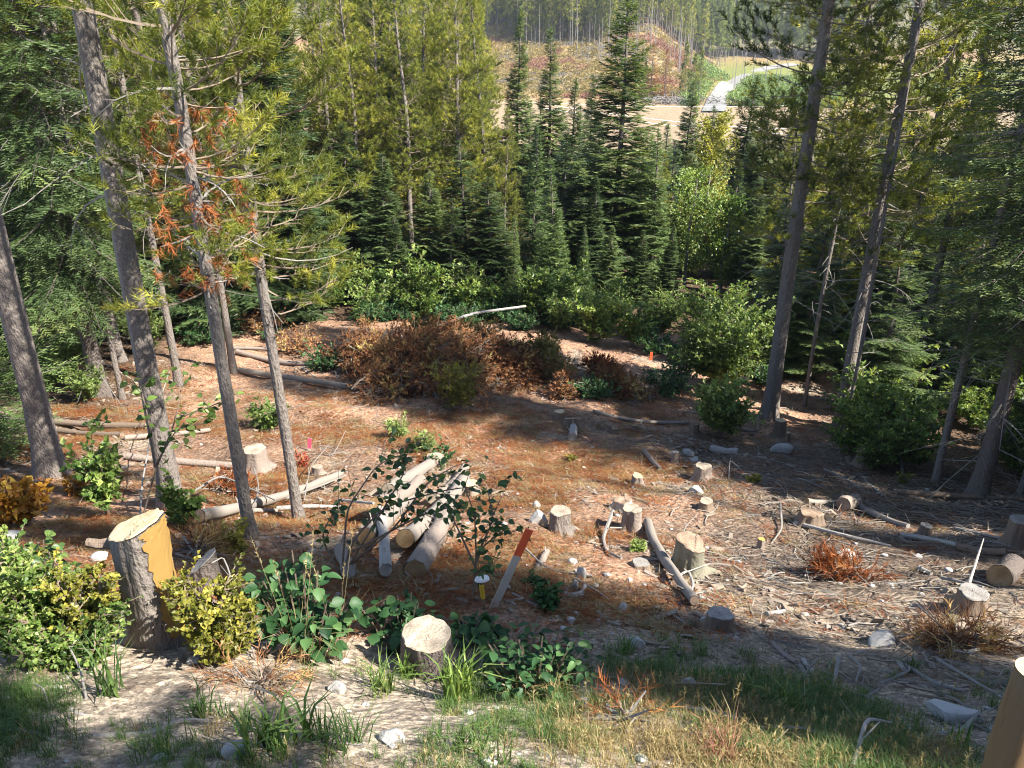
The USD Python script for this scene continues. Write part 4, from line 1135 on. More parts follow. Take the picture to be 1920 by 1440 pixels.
# yellow aspens below the road
for px, yt, fw, wd, label in ((1338, 222, 29.0, 1.0, 'tall yellow aspen left of the dark right-hand wood'), (1302, 330, 27.0, 1.1, 'pale green aspen in front of the tall yellow one'), (1368, 380, 26.0, 0.8, 'low yellow-green aspen right of the tall yellow one')):
    x, g, H = plan(px, yt, fw)
    t = thing('aspen_tree', label, 'tree', (x, fw, g - 0.03))
    r = rng(int(px))
    path = trunk_path(H, 0.15, r)
    part('trunk', trunk_mesh(path, 0.07, 0.01, 8), 'dead_branch', t, True)
    P, D, T, w = [], [], [], MB()
    for h in np.arange(0.12 * H, 0.98 * H, 0.06):
        tt = h / H
        Lb = wd * (0.40 + 0.9 * math.sin(math.pi * min(1, (1 - tt) * 0.9 + 0.05)) ** 0.8) * (0.6 + 0.5 * r.random())
        B = curve_branch(np.array([np.interp(h, path[:, 2], path[:, 0]), np.interp(h, path[:, 2], path[:, 1]), h]), r.random() * 6.28, 0.5, Lb, 0.4, r)
        sticks(w, B[:-1], B[1:], 0.008, 0.005)
        Q, Dq = along(B, 0.15 + 0.85 * r.random(70))
        P.append(Q + 0.10 * r.normal(size=Q.shape))
        D.append(Dq + 0.9 * r.normal(size=Q.shape))
        T.append(0.5 + 0.18 * r.normal() + 0.1 * r.normal(size=70))
    P, D, T = np.vstack(P), unit(np.vstack(D)), np.concatenate(T)
    part('branches', w, 'stem_wood', t, kind='stuff')
    part('crown', MB().soup(leaf_soup(P, D, unit(np.array([0.3, -0.3, 0.8]) + 0.6 * r.normal(size=P.shape)), 0.095, 0.08), np.tile(T, 2)), 'aspen_leaf' if px > 1310 and px < 1350 else 'willow_leaf' if px < 1310 else 'shrub_leaf', t)
    placed.append((x, fw))


# ------------------------------------------------------------------ stumps, logs, rocks
def stump(label, bp, wpx, hpx, bark='log_bark', cut='cut_pale', seed=0, lean=(0, 0), slope=(0.0, 0.0), flare=1.35, group=None, rough=0.13, base=None, extra=None):
    """a sawn stump standing at the base pixel bp; returns its prim"""
    r = rng(seed + 4000)
    p = at(*bp) if base is None else np.asarray(base, float)
    R, H = metres(wpx, p) / 2 * (0.84 if bp[1] < 1190 else 0.94), height_px(p, hpx)
    t = thing('tree_stump', label, 'stump', p, group=group)
    ns = 40
    an = np.linspace(0, 2 * np.pi, ns, endpoint=False)
    ph = r.random(6) * 6.28
    irr = 1 + rough * (np.sin(an * 2 + ph[0]) * 0.5 + np.sin(an * 3 + ph[1]) * 0.4 + np.sin(an * 5 + ph[2]) * 0.3 + np.sin(an * 8 + ph[3]) * 0.2)
    roots = 1 + 0.40 * np.maximum(0, np.sin(an * 4 + ph[4])) + 0.12 * np.maximum(0, np.sin(an * 7 + ph[5]))
    zs = [-0.14, 0.0, 0.05, 0.12, 0.25, 0.45, 0.7, 0.92, 1.0]
    V = []
    for z in zs:
        zz = z * H if z > 0 else z
        f = 1 + (flare - 1) * np.exp(-max(zz, 0) / (0.45 * R + 0.01))
        rr = R * irr * (1 + 0.022 * np.sin(an * 11 + ph[2] + 3 * max(z, 0))) * f * (1 + (roots - 1) * np.exp(-max(zz, 0) / (0.5 * R + 0.01))) * (1 + 0.035 * (r.random(ns) - 0.5))
        x, y = rr * np.cos(an), rr * np.sin(an)
        tz = zz + (slope[0] * x + slope[1] * y) * max(z, 0)
        x, y = x * (1 + 0.035 * (r.random(ns) - 0.5)), y * (1 + 0.035 * (r.random(ns) - 0.5))
        V.append(np.stack([x + lean[0] * zz, y + lean[1] * zz, tz], 1))
    V = np.array(V)
    n = len(zs)
    i = np.arange(n - 1)[:, None] * ns
    j = np.arange(ns)[None]
    k = (j + 1) % ns
    f = np.concatenate([np.stack([i + j, i + k, i + ns + k], -1).reshape(-1, 3), np.stack([i + j, i + ns + k, i + ns + j], -1).reshape(-1, 3)])
    part('bark', MB().add(V.reshape(-1, 3), f), bark, t, True)
    hd = r.random() * 6.28
    def step(q):
        k = (q[..., 0] - lean[0] * H) * math.cos(hd) + (q[..., 1] - lean[1] * H) * math.sin(hd)
        return np.clip((k / R - 0.30) * 14, 0, 1) * 0.09 * R
    top = V[-1]
    c = top.mean(0)
    rings, vv, tt = [0.0, 0.14, 0.28, 0.42, 0.56, 0.70, 0.84, 0.95, 1.0], [], []
    for q in rings:
        ring = c + (top - c) * q + np.array([0, 0, 0.004 - (0.004 if q == 1.0 else 0)])
        if 0 < q < 1:
            ring = ring + np.stack([0 * an, 0 * an, R * 0.03 * (r.random(ns) - 0.5)], 1)
        if q < 1.0:
            ring = ring + np.stack([0 * an, 0 * an, step(ring)], 1)
        else:
            ring = ring + np.stack([0 * an, 0 * an, 0.5 * step(ring)], 1)
        vv.append(ring)
        tt.append(np.full(ns, q * R))
    vv = np.array(vv)
    i = np.arange(len(rings) - 1)[:, None] * ns
    f = np.concatenate([np.stack([i + j, i + ns + j, i + ns + k], -1).reshape(-1, 3), np.stack([i + j, i + ns + k, i + k], -1).reshape(-1, 3)])
    part('cut_top', MB().add(vv.reshape(-1, 3), f, np.concatenate(tt)), cut, t)
    if extra:
        extra(t, V, R, H, an, r)
    return t


def log(label, a, b, wpx, bark='log_bark', cut='cut_pale', seed=0, group=None, taper=0.85, bend=0.006, lift=(0, 0), name='fallen_log', cat='log', knots=4, sink=0.12):
    r = rng(seed + 5000)
    A, B = at(*a), at(*b)
    R = metres(wpx, (A + B) / 2) / 2 * 0.76
    n = max(6, int(np.linalg.norm(B - A) / 0.25))
    s = np.linspace(0, 1, n)[:, None]
    P = A + (B - A) * s
    zz = ground_z(P[:, 0], P[:, 1])
    fit = np.polyfit(s[:, 0], zz, 2)
    P[:, 2] = np.polyval(fit, s[:, 0]) + max(0, float((zz - np.polyval(fit, s[:, 0])).max()) * 0.5)
    P[:, 2] += R * (1 - sink) + lift[0] + (lift[1] - lift[0]) * s[:, 0]
    d = unit(B - A)
    sidev = unit(np.cross(d, [0, 0, 1.0]))
    P += sidev * (bend * np.linalg.norm(B - A) * np.sin(np.pi * s * (0.8 + 0.6 * r.random())))
    P += 0.06 * R * r.normal(size=P.shape)
    o = P.mean(0)
    t = thing(name, label, cat, o, group=group)
    rad = R * np.linspace(1.0, taper, n) * (1 + 0.05 * r.normal(size=n))
    mb = tube(MB(), P - o, rad, 16, cap=False, jag=0.17, seed=seed)
    for q in range(knots):
        u = r.random()
        c = along(P - o, np.array([u]))[0][0]
        w = unit(np.cross(d, r.normal(size=3)))
        sticks(mb, [c + w * R * 0.7], [c + w * R * (1.2 + 1.2 * r.random()) + d * R * 0.4], 0.012, 0.007)
    part('bark', mb, bark, t, True)
    for e, (c, dv, rr) in enumerate(((P[0] - o, -d, rad[0]), (P[-1] - o, d, rad[-1]))):
        x, y = side_of(dv[None])
        an = np.linspace(0, 2 * np.pi, 16, endpoint=False)
        m = MB()
        v = [c + dv * 0.004]
        tt = [0.0]
        for q in (0.5, 0.97):
            for ang in an:
                v.append(c + dv * 0.003 + rr * q * (math.cos(ang) * x[0] + math.sin(ang) * y[0]))
                tt.append(rr * q)
        f = [[0, 1 + k, 1 + (k + 1) % 16] for k in range(16)] + [[1 + k, 17 + k, 17 + (k + 1) % 16] for k in range(16)] + [[1 + k, 17 + (k + 1) % 16, 1 + (k + 1) % 16] for k in range(16)]
        f = np.array(f)
        if np.dot(np.cross(x[0], y[0]), dv) < 0:
            f = f[:, ::-1]
        part('cut_end', m.add(np.array(v), f, np.array(tt)), cut, t)
    return t


import trimesh


def rock(label, bp, wpx, hpx, mat='rock_grey', seed=0, group=None, long=1.0, rot=0.0, name='rock', facets=7):
    r = rng(seed + 6000)
    p = at(*bp)
    R, H = metres(wpx, p) / 2, height_px(p, hpx)
    s = trimesh.creation.icosphere(3)
    v = np.array(s.vertices)
    for _ in range(facets):                                     # planes knocked off a boulder
        nrm = unit(r.normal(size=3))
        cut = 0.55 + 0.3 * r.random()
        dd = v @ nrm
        v = v - np.outer(np.maximum(0, dd - cut), nrm)
    v *= 1 + 0.10 * (meshkit.fbm(v * 2.2 + seed * 7, 3, seed)[:, None] - 0.5)
    v *= [R * 1.12, R * long, H * 0.68]
    c, sn = math.cos(rot), math.sin(rot)
    v = np.stack([v[:, 0] * c - v[:, 1] * sn, v[:, 0] * sn + v[:, 1] * c, v[:, 2] + H * 0.30], 1)
    x = UsdGeom.Mesh  # noqa
    q = put(numbered('/World/' + name), MB().add(v, np.array(s.faces)), mat, True)
    UsdGeom.Xformable(q).AddTranslateOp().Set(Gf.Vec3d(*map(float, p)))
    return tag(q, label, 'rock', group)


def amber(t, V, R, H, an, r):
    """strip of bare amber wood where the bark was sawn away, 4 mm proud, and a broken branch stub"""
    zr, nc = 30, 17
    zi = np.linspace(3.0, len(V) - 1.0, zr)
    rows = np.zeros((zr, nc, 3))
    lo = -0.95 + 0.22 * (r.random(zr) - 0.5) + 0.25 * np.linspace(1, 0, zr)
    hi = 0.30 + 0.22 * (r.random(zr) - 0.5)
    ns_ = len(an)
    for q in range(zr):
        th = np.linspace(lo[q], hi[q], nc) % (2 * math.pi) / (2 * math.pi) * ns_
        i0 = np.floor(th).astype(int) % ns_
        u = (th - np.floor(th))[:, None]
        z0 = min(int(zi[q]), len(V) - 2)
        w = zi[q] - z0
        ra = V[z0, i0] * (1 - u) + V[z0, (i0 + 1) % ns_] * u
        rb = V[z0 + 1, i0] * (1 - u) + V[z0 + 1, (i0 + 1) % ns_] * u
        rows[q] = ra * (1 - w) + rb * w
        o_ = np.linspace(lo[q], hi[q], nc)
        rows[q] += np.stack([np.cos(o_), np.sin(o_), 0 * o_], 1) * (0.006 + 0.004 * r.random((nc, 1)))
    m, n = zr, nc
    i = np.arange(m - 1)[:, None] * n + np.arange(n - 1)[None]
    f = np.concatenate([np.stack([i, i + 1, i + n + 1], -1).reshape(-1, 3), np.stack([i, i + n + 1, i + n], -1).reshape(-1, 3)])
    tint = 0.5 + 0.22 * r.normal(size=nc)[None] + 0.10 * r.normal(size=(zr, nc)) - 0.25 * np.linspace(1, 0, zr)[:, None] ** 3
    part('bare_wood', MB().add(rows.reshape(-1, 3), f, np.clip(tint, 0, 1).ravel()), 'amber_wood', t, True)
    mb = MB()
    a = V[7, len(an) // 2]
    tube(mb, [a + [0.02, 0, 0], a + [-0.06, -0.01, 0.0], a + [-0.12, -0.01, 0.01]], [0.035, 0.028, 0.024], 8, jag=0.2)
    part('branch_stub', mb, 'dark_wood', t)


STUMPS = [
    ('high sawn stump with amber bare wood down its right side, front left', (300, 1205), 100, 212, 'pine_bark', 'cut_fresh', dict(lean=(0.0, 0.02), slope=(0.36, 0.0), extra=amber, flare=1.18)),
    ('small slanted stump with greenish cut behind the high sawn stump', (393, 1112), 56, 62, 'spruce_bark', 'cut_grey', dict(slope=(0.75, 0.1))),
    ('short round stump with pale cracked top at the front centre', (803, 1252), 98, 62, 'spruce_bark', 'cut_pale', dict(flare=1.12, rough=0.07)),
    ('flat pale stump top beside the low green plants', (816, 872), 36, 16, 'log_bark', 'cut_pale', {}),
    ('bright-topped stump above the log pile at the right', (884, 926), 34, 20, 'log_bark', 'cut_fresh', {}),
    ('pale-topped stump beside the white boulder', (1049, 1000), 46, 44, 'pine_bark', 'cut_pale', dict(flare=1.4)),
    ('pale-topped stump at the head of the long bare log', (1183, 994), 40, 42, 'log_bark', 'cut_pale', dict(flare=1.25)),
    ('rotten mossy stump with twisted roots beside the long bare log', (1290, 1072), 56, 58, 'moss_wood', 'cut_dark', dict(flare=1.6, rough=0.2, slope=(-0.2, 0.3))),
    ('low shaded stump with wedge-shaped root, lower right of centre', (1347, 1180), 52, 30, 'dark_wood', 'cut_grey', {}),
    ('flat bluish stump top on the shaded ground below the log', (1200, 1066), 32, 12, 'dark_wood', 'cut_grey', {}),
    ('pale-topped stump in the middle of the right clearing', (1316, 900), 34, 28, 'log_bark', 'cut_pale', {}),
    ('small dark-sided stump, topmost of the trio in the mid clearing', (1049, 788), 22, 18, 'dark_wood', 'cut_fresh', {}),
    ('wide stump behind the upended log in the mid clearing', (1072, 800), 34, 16, 'dark_wood', 'cut_pale', dict(slope=(0, -0.4))),
    ('tall bright-topped stump at the foot of the tall right pine', (1459, 820), 23, 34, 'dark_wood', 'cut_fresh', {}),
    ('dark stump in the shaded hollow under the right trees', (1616, 874), 27, 32, 'dark_wood', 'cut_dark', {}),
    ('dark ragged stump with upright splinters near the right edge', (1815, 1148), 62, 38, 'dark_wood', 'cut_grey', {}),
    ('tall dark stump with pale top at the right edge', (1900, 1025), 44, 52, 'dark_wood', 'cut_grey', {}),
    ('split stump with a pale broken front on the shaded slope', (1516, 986), 44, 26, 'dark_wood', 'cut_dark', dict(rough=0.2)),
    ('small square-topped stump in the right slash', (1732, 1006), 24, 22, 'dark_wood', 'cut_grey', {}),
    ('pale-topped stump behind the slim front pines', (483, 884), 46, 44, 'log_bark', 'cut_pale', dict(flare=1.3)),
    ('very small stump right of the slimmest front pine', (597, 890), 22, 16, 'log_bark', 'cut_pale', {}),
    ('little broken stump on the open needle floor', (1194, 908), 22, 17, 'log_bark', 'cut_fresh', dict(rough=0.2)),
    ('low stump between two rocks in the right clearing', (1322, 956), 28, 18, 'dark_wood', 'cut_pale', {}),
    ('rotten low stump with bleached roots in the mid clearing', (1166, 954), 34, 18, 'old_wood', 'cut_dark', dict(rough=0.25, flare=1.3)),
    ('dark stump at the left foot of the bright willow', (1301, 815), 18, 22, 'dark_wood', 'cut_dark', {}),
    ('tiny sawn stump on the shaded strip of the clearing', (1190, 808), 12, 12, 'dark_wood', 'cut_warm', {}),
    ('thin post-like stump in the right clearing', (1264, 866), 14, 20, 'log_bark', 'cut_grey', {}),
    ('tiny stump left of the tiny sawn one on the shaded strip', (1152, 812), 14, 10, 'dark_wood', 'cut_dark', {}),
    ('small stump with orange cut above the rust-red dead bough', (1425, 1030), 14, 20, 'log_bark', 'amber_end', {}),
    ('small round stump on the right beside the tall bright-topped one', (1476, 828), 10, 18, 'dark_wood', 'cut_fresh', {}),
]
ring_wood('amber_end', (0.35, 0.15, 0.04), (0.55, 0.28, 0.09), (0.66, 0.40, 0.16))
for i, (label, bp, w, h, bark, cut, kw) in enumerate(STUMPS):
    stump(label, bp, w, h, bark, cut, seed=i, **kw)

LOGS = [
    ('thick bark-covered log, lowest on the right of the log pile', (782, 1085), (842, 985), 52, 'log_bark', 'cut_warm', dict(lift=(0.0, 0.05))),
    ('pale barked log in the middle of the log pile', (762, 1042), (872, 905), 38, 'weathered_log', 'cut_warm', dict(lift=(0.0, 0.04))),
    ('bark-covered log at the left of the pile with a hollow end', (690, 1030), (780, 930), 40, 'weathered_log', 'cut_warm', dict(lift=(0.0, 0.04))),
    ('grey log lying on top of the pile', (712, 985), (790, 925), 36, 'log_bark', 'cut_warm', dict(lift=(0.13, 0.12))),
    ('long pale log reaching up-slope from the pile', (812, 950), (872, 888), 28, 'log_bark', 'cut_pale', dict(lift=(0.05, 0.0))),
    ('long bark log behind the pile, left of the pale stump top', (730, 938), (805, 880), 34, 'weathered_log', 'cut_pale', {}),
    ('bleached split log leaning down the front of the pile', (725, 1088), (718, 1000), 29, 'old_wood', 'cut_grey', dict(lift=(0.03, 0.18), taper=0.75)),
    ('round log end poking from the leaves left of the pile', (655, 1085), (640, 1040), 36, 'log_bark', 'cut_grey', {}),
    ('white fallen log running behind the front pines', (378, 990), (640, 893), 27, 'weathered_log', 'cut_dark', dict(lift=(0.05, 0.0), taper=0.7)),
    ('second bleached log beside the white fallen log', (520, 960), (640, 955), 14, 'old_wood', 'cut_pale', dict(taper=0.6)),
    ('thin bleached log under the white fallen log', (355, 972), (520, 962), 16, 'weathered_log', 'cut_pale', dict(taper=0.6)),
    ('long pale log across the upper left clearing', (450, 698), (728, 742), 14, 'weathered_log', 'cut_pale', dict(taper=0.9)),
    ('grey log above the long pale one, ending at the bramble', (445, 665), (590, 690), 13, 'log_bark', 'cut_grey', {}),
    ('far pale log at the foot of the left wood', (440, 657), (560, 664), 9, 'weathered_log', 'cut_pale', {}),
    ('dark fallen log crossing behind the left edge trunk', (2, 790), (275, 806), 17, 'dark_wood', 'cut_dark', {}),
    ('dark log lying under the dark fallen one', (110, 812), (230, 822), 14, 'dark_wood', 'cut_dark', {}),
    ('grey log between the two thick left trunks', (235, 826), (395, 812), 14, 'log_bark', 'cut_grey', {}),
    ('grey barked log behind the thickest front trunk', (240, 862), (488, 884), 18, 'log_bark', 'cut_pale', {}),
    ('white straight log before the small willow', (1112, 776), (1292, 795), 9, 'weathered_log', 'cut_fresh', dict(taper=0.9)),
    ('long bare log lying down-slope from the pale-topped stump', (1213, 985), (1292, 1140), 26, 'weathered_log', 'cut_dark', dict(taper=0.7, bend=0.012)),
    ('short thin log among the right stumps', (1208, 850), (1238, 885), 12, 'log_bark', 'cut_pale', {}),
    ('short thick grey log on the shaded rise', (1332, 846), (1384, 852), 17, 'old_wood', 'cut_grey', {}),
    ('upended log chunk with bluish cut face in the mid clearing', (1073, 828), (1075, 806), 22, 'old_wood', 'cut_grey', {}),
    ('cut chunk of log facing out of the right slash', (1578, 958), (1600, 950), 36, 'log_bark', 'cut_dark', dict(taper=1.0)),
    ('pale log behind the cut chunk in the right slash', (1602, 950), (1700, 992), 17, 'weathered_log', 'cut_grey', dict(taper=0.7)),
    ('short pale log left of the cut chunk', (1512, 944), (1590, 946), 13, 'weathered_log', 'cut_warm', {}),
    ('thick barrel-like log section near the right edge', (1868, 1098), (1895, 1072), 52, 'spruce_bark', 'cut_warm', dict(taper=1.0, knots=0)),
    ('bleached pole lying across the right slash', (1690, 1006), (1835, 1040), 13, 'old_wood', 'cut_grey', {}),
    ('grey log by the bleached pole on the right', (1790, 1030), (1885, 1042), 20, 'dark_wood', 'cut_dark', {}),
    ('dark log lying under the right trees', (1680, 928), (1915, 940), 15, 'dark_wood', 'cut_dark', {}),
    ('thin log right of the small tall stump at the forest edge', (1380, 807), (1412, 811), 10, 'weathered_log', 'cut_pale', {}),
    ('short bark piece below the orange-topped lath', (1008, 1075), (1025, 1040), 20, 'log_bark', 'cut_grey', {}),
    ('small grey driftwood piece on the bare slope', (1055, 1118), (1100, 1106), 14, 'old_wood', 'cut_grey', dict(bend=0.1)),
    ('weathered bark strip in the shaded slash', (1436, 1155), (1470, 1150), 12, 'old_wood', 'cut_grey', {}),
    ('slanting pole rising from the left end of the right slash', (1505, 1240), (1532, 1284), 11, 'old_wood', 'cut_grey', {}),
    ('brown slanting pole in the right slash', (1444, 1205), (1492, 1246), 12, 'log_bark', 'cut_grey', {}),
    ('short bleached stick of wood beside the dark tall stump', (1722, 1068), (1745, 1080), 12, 'old_wood', 'cut_grey', {}),
    ('pale curved log end near the large blue-grey rock', (1735, 1386), (1820, 1376), 10, 'weathered_log', 'cut_pale', dict(bend=0.05)),
]
for i, (label, a, b, w, bark, cut, kw) in enumerate(LOGS):
    log(label, a, b, w, bark, cut, seed=i, **kw)

ROCKS = [
    ('white boulder beside the pale-topped stump in the sunlit centre', (1009, 982), 34, 28, 'rock_pale', 0.8), ('small dark rock behind the white boulder', (1006, 952), 14, 14, 'rock_grey', 0.8),
    ('rounded pale rock behind the rust-red dead bough', (1583, 1046), 34, 17, 'rock_pale', 0.8), ('flat square grey rock in the right slash', (1652, 1208), 62, 18, 'rock_grey', 0.7),
    ('large blue-grey rock at the lower right', (1782, 1352), 92, 36, 'rock_pale', 0.55), ('pointed white rock at the top of the grass', (1191, 1214), 30, 20, 'rock_pale', 0.6),
    ('grey rock on the bare slope above the pointed white one', (1166, 1148), 20, 20, 'rock_grey', 0.8), ('small pale rock near the grey driftwood', (1071, 1168), 16, 12, 'rock_pale', 0.8),
    ('upright grey rock left of the flat bluish stump top', (1090, 1082), 19, 24, 'rock_grey', 0.7), ('small bluish rock beside the upright grey one', (1073, 1058), 18, 12, 'rock_grey', 0.8),
    ('brownish rock below the upright grey one', (1077, 1106), 16, 20, 'rock_pale', 0.7), ('long bluish rock on the shaded rise', (1466, 848), 40, 18, 'rock_pale', 0.5),
    ('grey rock left of the short thick grey log', (1290, 852), 26, 12, 'rock_grey', 0.8), ('pale rock under the short thick grey log', (1303, 866), 20, 10, 'rock_grey', 0.8),
    ('rock below the pale-topped stump in the right clearing', (1306, 924), 28, 14, 'rock_grey', 0.8), ('small white rock near the rounded pale one', (1722, 1046), 16, 8, 'rock_pale', 0.8),
    ('small rock at the foot of the peeled post', (1892, 1290), 16, 14, 'rock_grey', 0.8), ('grey stone half in the sand at the lower left', (445, 1420), 50, 30, 'rock_grey', 0.8),
    ('rounded stone in the dry grass left of centre', (735, 1392), 46, 22, 'rock_grey', 0.8), ('grey stone at the edge of the grass, left of centre', (632, 1300), 34, 22, 'rock_grey', 0.7),
    ('buried stone in the grass on the right', (1290, 1290), 26, 20, 'rock_grey', 0.8), ('pale triangular stone near the pale curved log end', (1858, 1395), 18, 16, 'rock_pale', 0.6),
    ('small white stone in the right slash', (1778, 1072), 14, 8, 'rock_pale', 0.8), ('small pale stone below the low shaded stump', (1380, 1200), 12, 8, 'rock_pale', 0.8),
    ('white stone at the left in front of the orange shrub', (22, 1012), 40, 16, 'rock_grey', 0.8), ('pale stone behind the high sawn stump', (190, 1050), 34, 16, 'rock_pale', 0.8),
    ('light boulder in the sunny gap at the left edge', (60, 565), 60, 34, 'rock_pale', 0.8), ('stone in the shade below the flat bluish stump top', (1180, 1090), 12, 8, 'rock_grey', 0.8),
]
for i, (label, bp, w, h, mat, lg) in enumerate(ROCKS):
    rock(label, bp, w, h, mat, seed=i, long=lg, rot=rng(i).normal() * 0.4)


# ------------------------------------------------------------------ survey marks, post, wires
def lath(label, bp, tp_dx, hpx, wpx, top, name='survey_stake', frac=0.3):
    p = at(*bp)
    H, W = height_px(p, hpx), metres(wpx, p)
    dx = metres(tp_dx, p)
    t = thing(name, label, 'survey stake', p)
    d = unit(np.array([dx, -0.02, H]))
    L = math.hypot(dx, H)

    def slab(z0, z1, w, th, point=False):
        mb = MB()
        x, y = unit(np.cross(d, [0, 1.0, 0])) * -1, None
        y = np.cross(d, x)
        q = []
        for z, k in ((z0, 0.2 if point else 1.0), (z0 + (0.12 if point else 0.001), 1.0), (z1, 1.0)):
            for sx, sy in ((-1, -1), (1, -1), (1, 1), (-1, 1)):
                q.append(d * z + x * sx * w / 2 * k + y * sy * th / 2)
        f = []
        for i in (0, 4):
            for a in range(4):
                b = (a + 1) % 4
                f += [[i + a, i + b, i + 4 + b], [i + a, i + 4 + b, i + 4 + a]]
        f += [[8, 9, 10], [8, 10, 11], [0, 2, 1], [0, 3, 2]]
        return mb.add(np.array(q), np.array(f))
    part('lath', slab(-0.15, L * (1 - frac), W, 0.012, True), 'lath_wood', t)
    part('painted_top', slab(L * (1 - frac), L, W * 1.02, 0.0125), top, t)
    return t


lath('leaning wooden survey lath with orange painted top, front centre', (925, 1140), 66, 148, 14, 'orange_paint', frac=0.32)
lath('short orange stake at the foot of the stand beside the large willow', (1219, 682), 1, 24, 5, 'orange_paint', frac=0.7)
lath('faded pink flagged stake behind the slim front pines', (580, 845), 4, 26, 6, 'pink_tape', frac=0.8)

p = at(905, 1145)
t = thing('marker_pin', 'dark marker pin with yellow tape and a white cap beside the orange-topped lath', 'marker', p)
H = height_px(p, 58)
part('rod', tube(MB(), [[0.02, 0, -0.1], [0.0, 0, H * 0.5], [-0.01, 0, H]], 0.010, 8), 'dark_wood', t)
part('tape', tube(MB(), [[0.004, 0, H * 0.42], [-0.006, 0, H * 0.86]], 0.0155, 8), 'yellow_tape', t)
an = np.linspace(0, 6.283, 20, endpoint=False)
m = MB()
R = metres(14, p)
v = np.vstack([np.stack([R * np.cos(an), 0.7 * R * np.sin(an), H + 0.004 + 0.10 * R * np.cos(an)], 1), np.stack([R * 0.9 * np.cos(an), 0.63 * R * np.sin(an), H + 0.020 + 0.10 * R * np.cos(an)], 1), [[0, 0, H - 0.002], [0, 0, H + 0.026]]])
k = np.arange(20); k2 = (k + 1) % 20
m.add(v, np.concatenate([np.stack([k, k2, 20 + k2], 1), np.stack([k, 20 + k2, 20 + k], 1), np.stack([np.full(20, 40), k2, k], 1), np.stack([np.full(20, 41), 20 + k, 20 + k2], 1)]))
part('cap', m, 'white_plastic', t)

# peeled post at the lower right edge
px_, py_ = (1944 - 960) / FPX, (1258 - 720) / FPX
dpt = 2.15
post = np.array([px_ * dpt, dpt * (math.cos(PITCH) - py_ * math.sin(PITCH)), CAMZ - dpt * (math.sin(PITCH) + py_ * math.cos(PITCH))])
gz = float(ground_z(post[0], post[1]))
t = thing('fence_post', 'peeled round wooden post with pale sawn top at the lower right corner', 'post', (post[0], post[1], gz))
Hh, Rp = post[2] - gz, 0.053
zs = np.linspace(-0.2, Hh, 14)
part('shaft', tube(MB(), np.stack([0.004 * np.sin(zs * 9), 0.003 * np.cos(zs * 7), zs], 1), Rp * (1 + 0.02 * np.sin(zs * 14)), 22, jag=0.05, seed=4, tint=np.concatenate([np.clip(0.5 + 0.2 * rng(5).normal(size=22)[None] + 0.08 * rng(6).normal(size=(14, 22)), 0, 1).ravel(), [0.5, 0.5]])), 'peeled_wood', t, True)
m = MB()
an = np.linspace(0, 6.283, 22, endpoint=False)
v = np.vstack([[[0, 0, Hh + 0.004]], np.stack([0.55 * Rp * np.cos(an), 0.55 * Rp * np.sin(an), np.full(22, Hh + 0.004)], 1), np.stack([1.0 * Rp * np.cos(an), 1.0 * Rp * np.sin(an), np.full(22, Hh + 0.002)], 1)])
k = np.arange(22); k2 = (k + 1) % 22
m.add(v, np.concatenate([np.stack([0 * k, 1 + k, 1 + k2], 1), np.stack([1 + k, 23 + k, 23 + k2], 1), np.stack([1 + k, 23 + k2, 1 + k2], 1)]), np.concatenate([[0], np.full(22, 0.55 * Rp), np.full(22, Rp)]))
part('sawn_top', m, 'cut_fresh', t)
m = MB()
for z, a0, ln in ((Hh - 0.25, -2.0, 0.16), (Hh - 0.42, -1.7, 0.14)):                 # long dark knots where the bark clings
    c = np.array([math.cos(a0), math.sin(a0), 0])
    s_ = np.array([-math.sin(a0), math.cos(a0), 0])
    q = [c * (Rp + 0.003) + [0, 0, z + ln / 2], c * (Rp + 0.004) + s_ * 0.012 + [0, 0, z], c * (Rp + 0.003) + [0, 0, z - ln / 2], c * (Rp + 0.004) - s_ * 0.011 + [0, 0, z]]
    m.add(np.array(q), [[0, 3, 2], [0, 2, 1]])
part('bark_streaks', m, 'dark_wood', t)

for i, (a, b, d0, d1, lab) in enumerate((((1000, 192), (1345, 200), 128, 134, 'topmost thin wire crossing before the gravel road'), ((1180, 218), (1470, 242), 88, 96, 'upper of the lower pair of thin wires'), ((1180, 226), (1470, 251), 88, 96, 'lower of the lower pair of thin wires'))):
    A, B = ray(*a), ray(*b)
    A, B = A / A[1] * d0 + [0, 0, CAMZ], B / B[1] * d1 + [0, 0, CAMZ]
    s = np.linspace(-0.5, 1.5, 24)[:, None]
    P = A + (B - A) * s
    P[:, 2] += 1.2 * ((s[:, 0] - 0.5) ** 2 - 0.25) * 0.6
    solo('power_wire', tube(MB(), P, 0.022, 5), 'wire_metal', lab, 'wire')


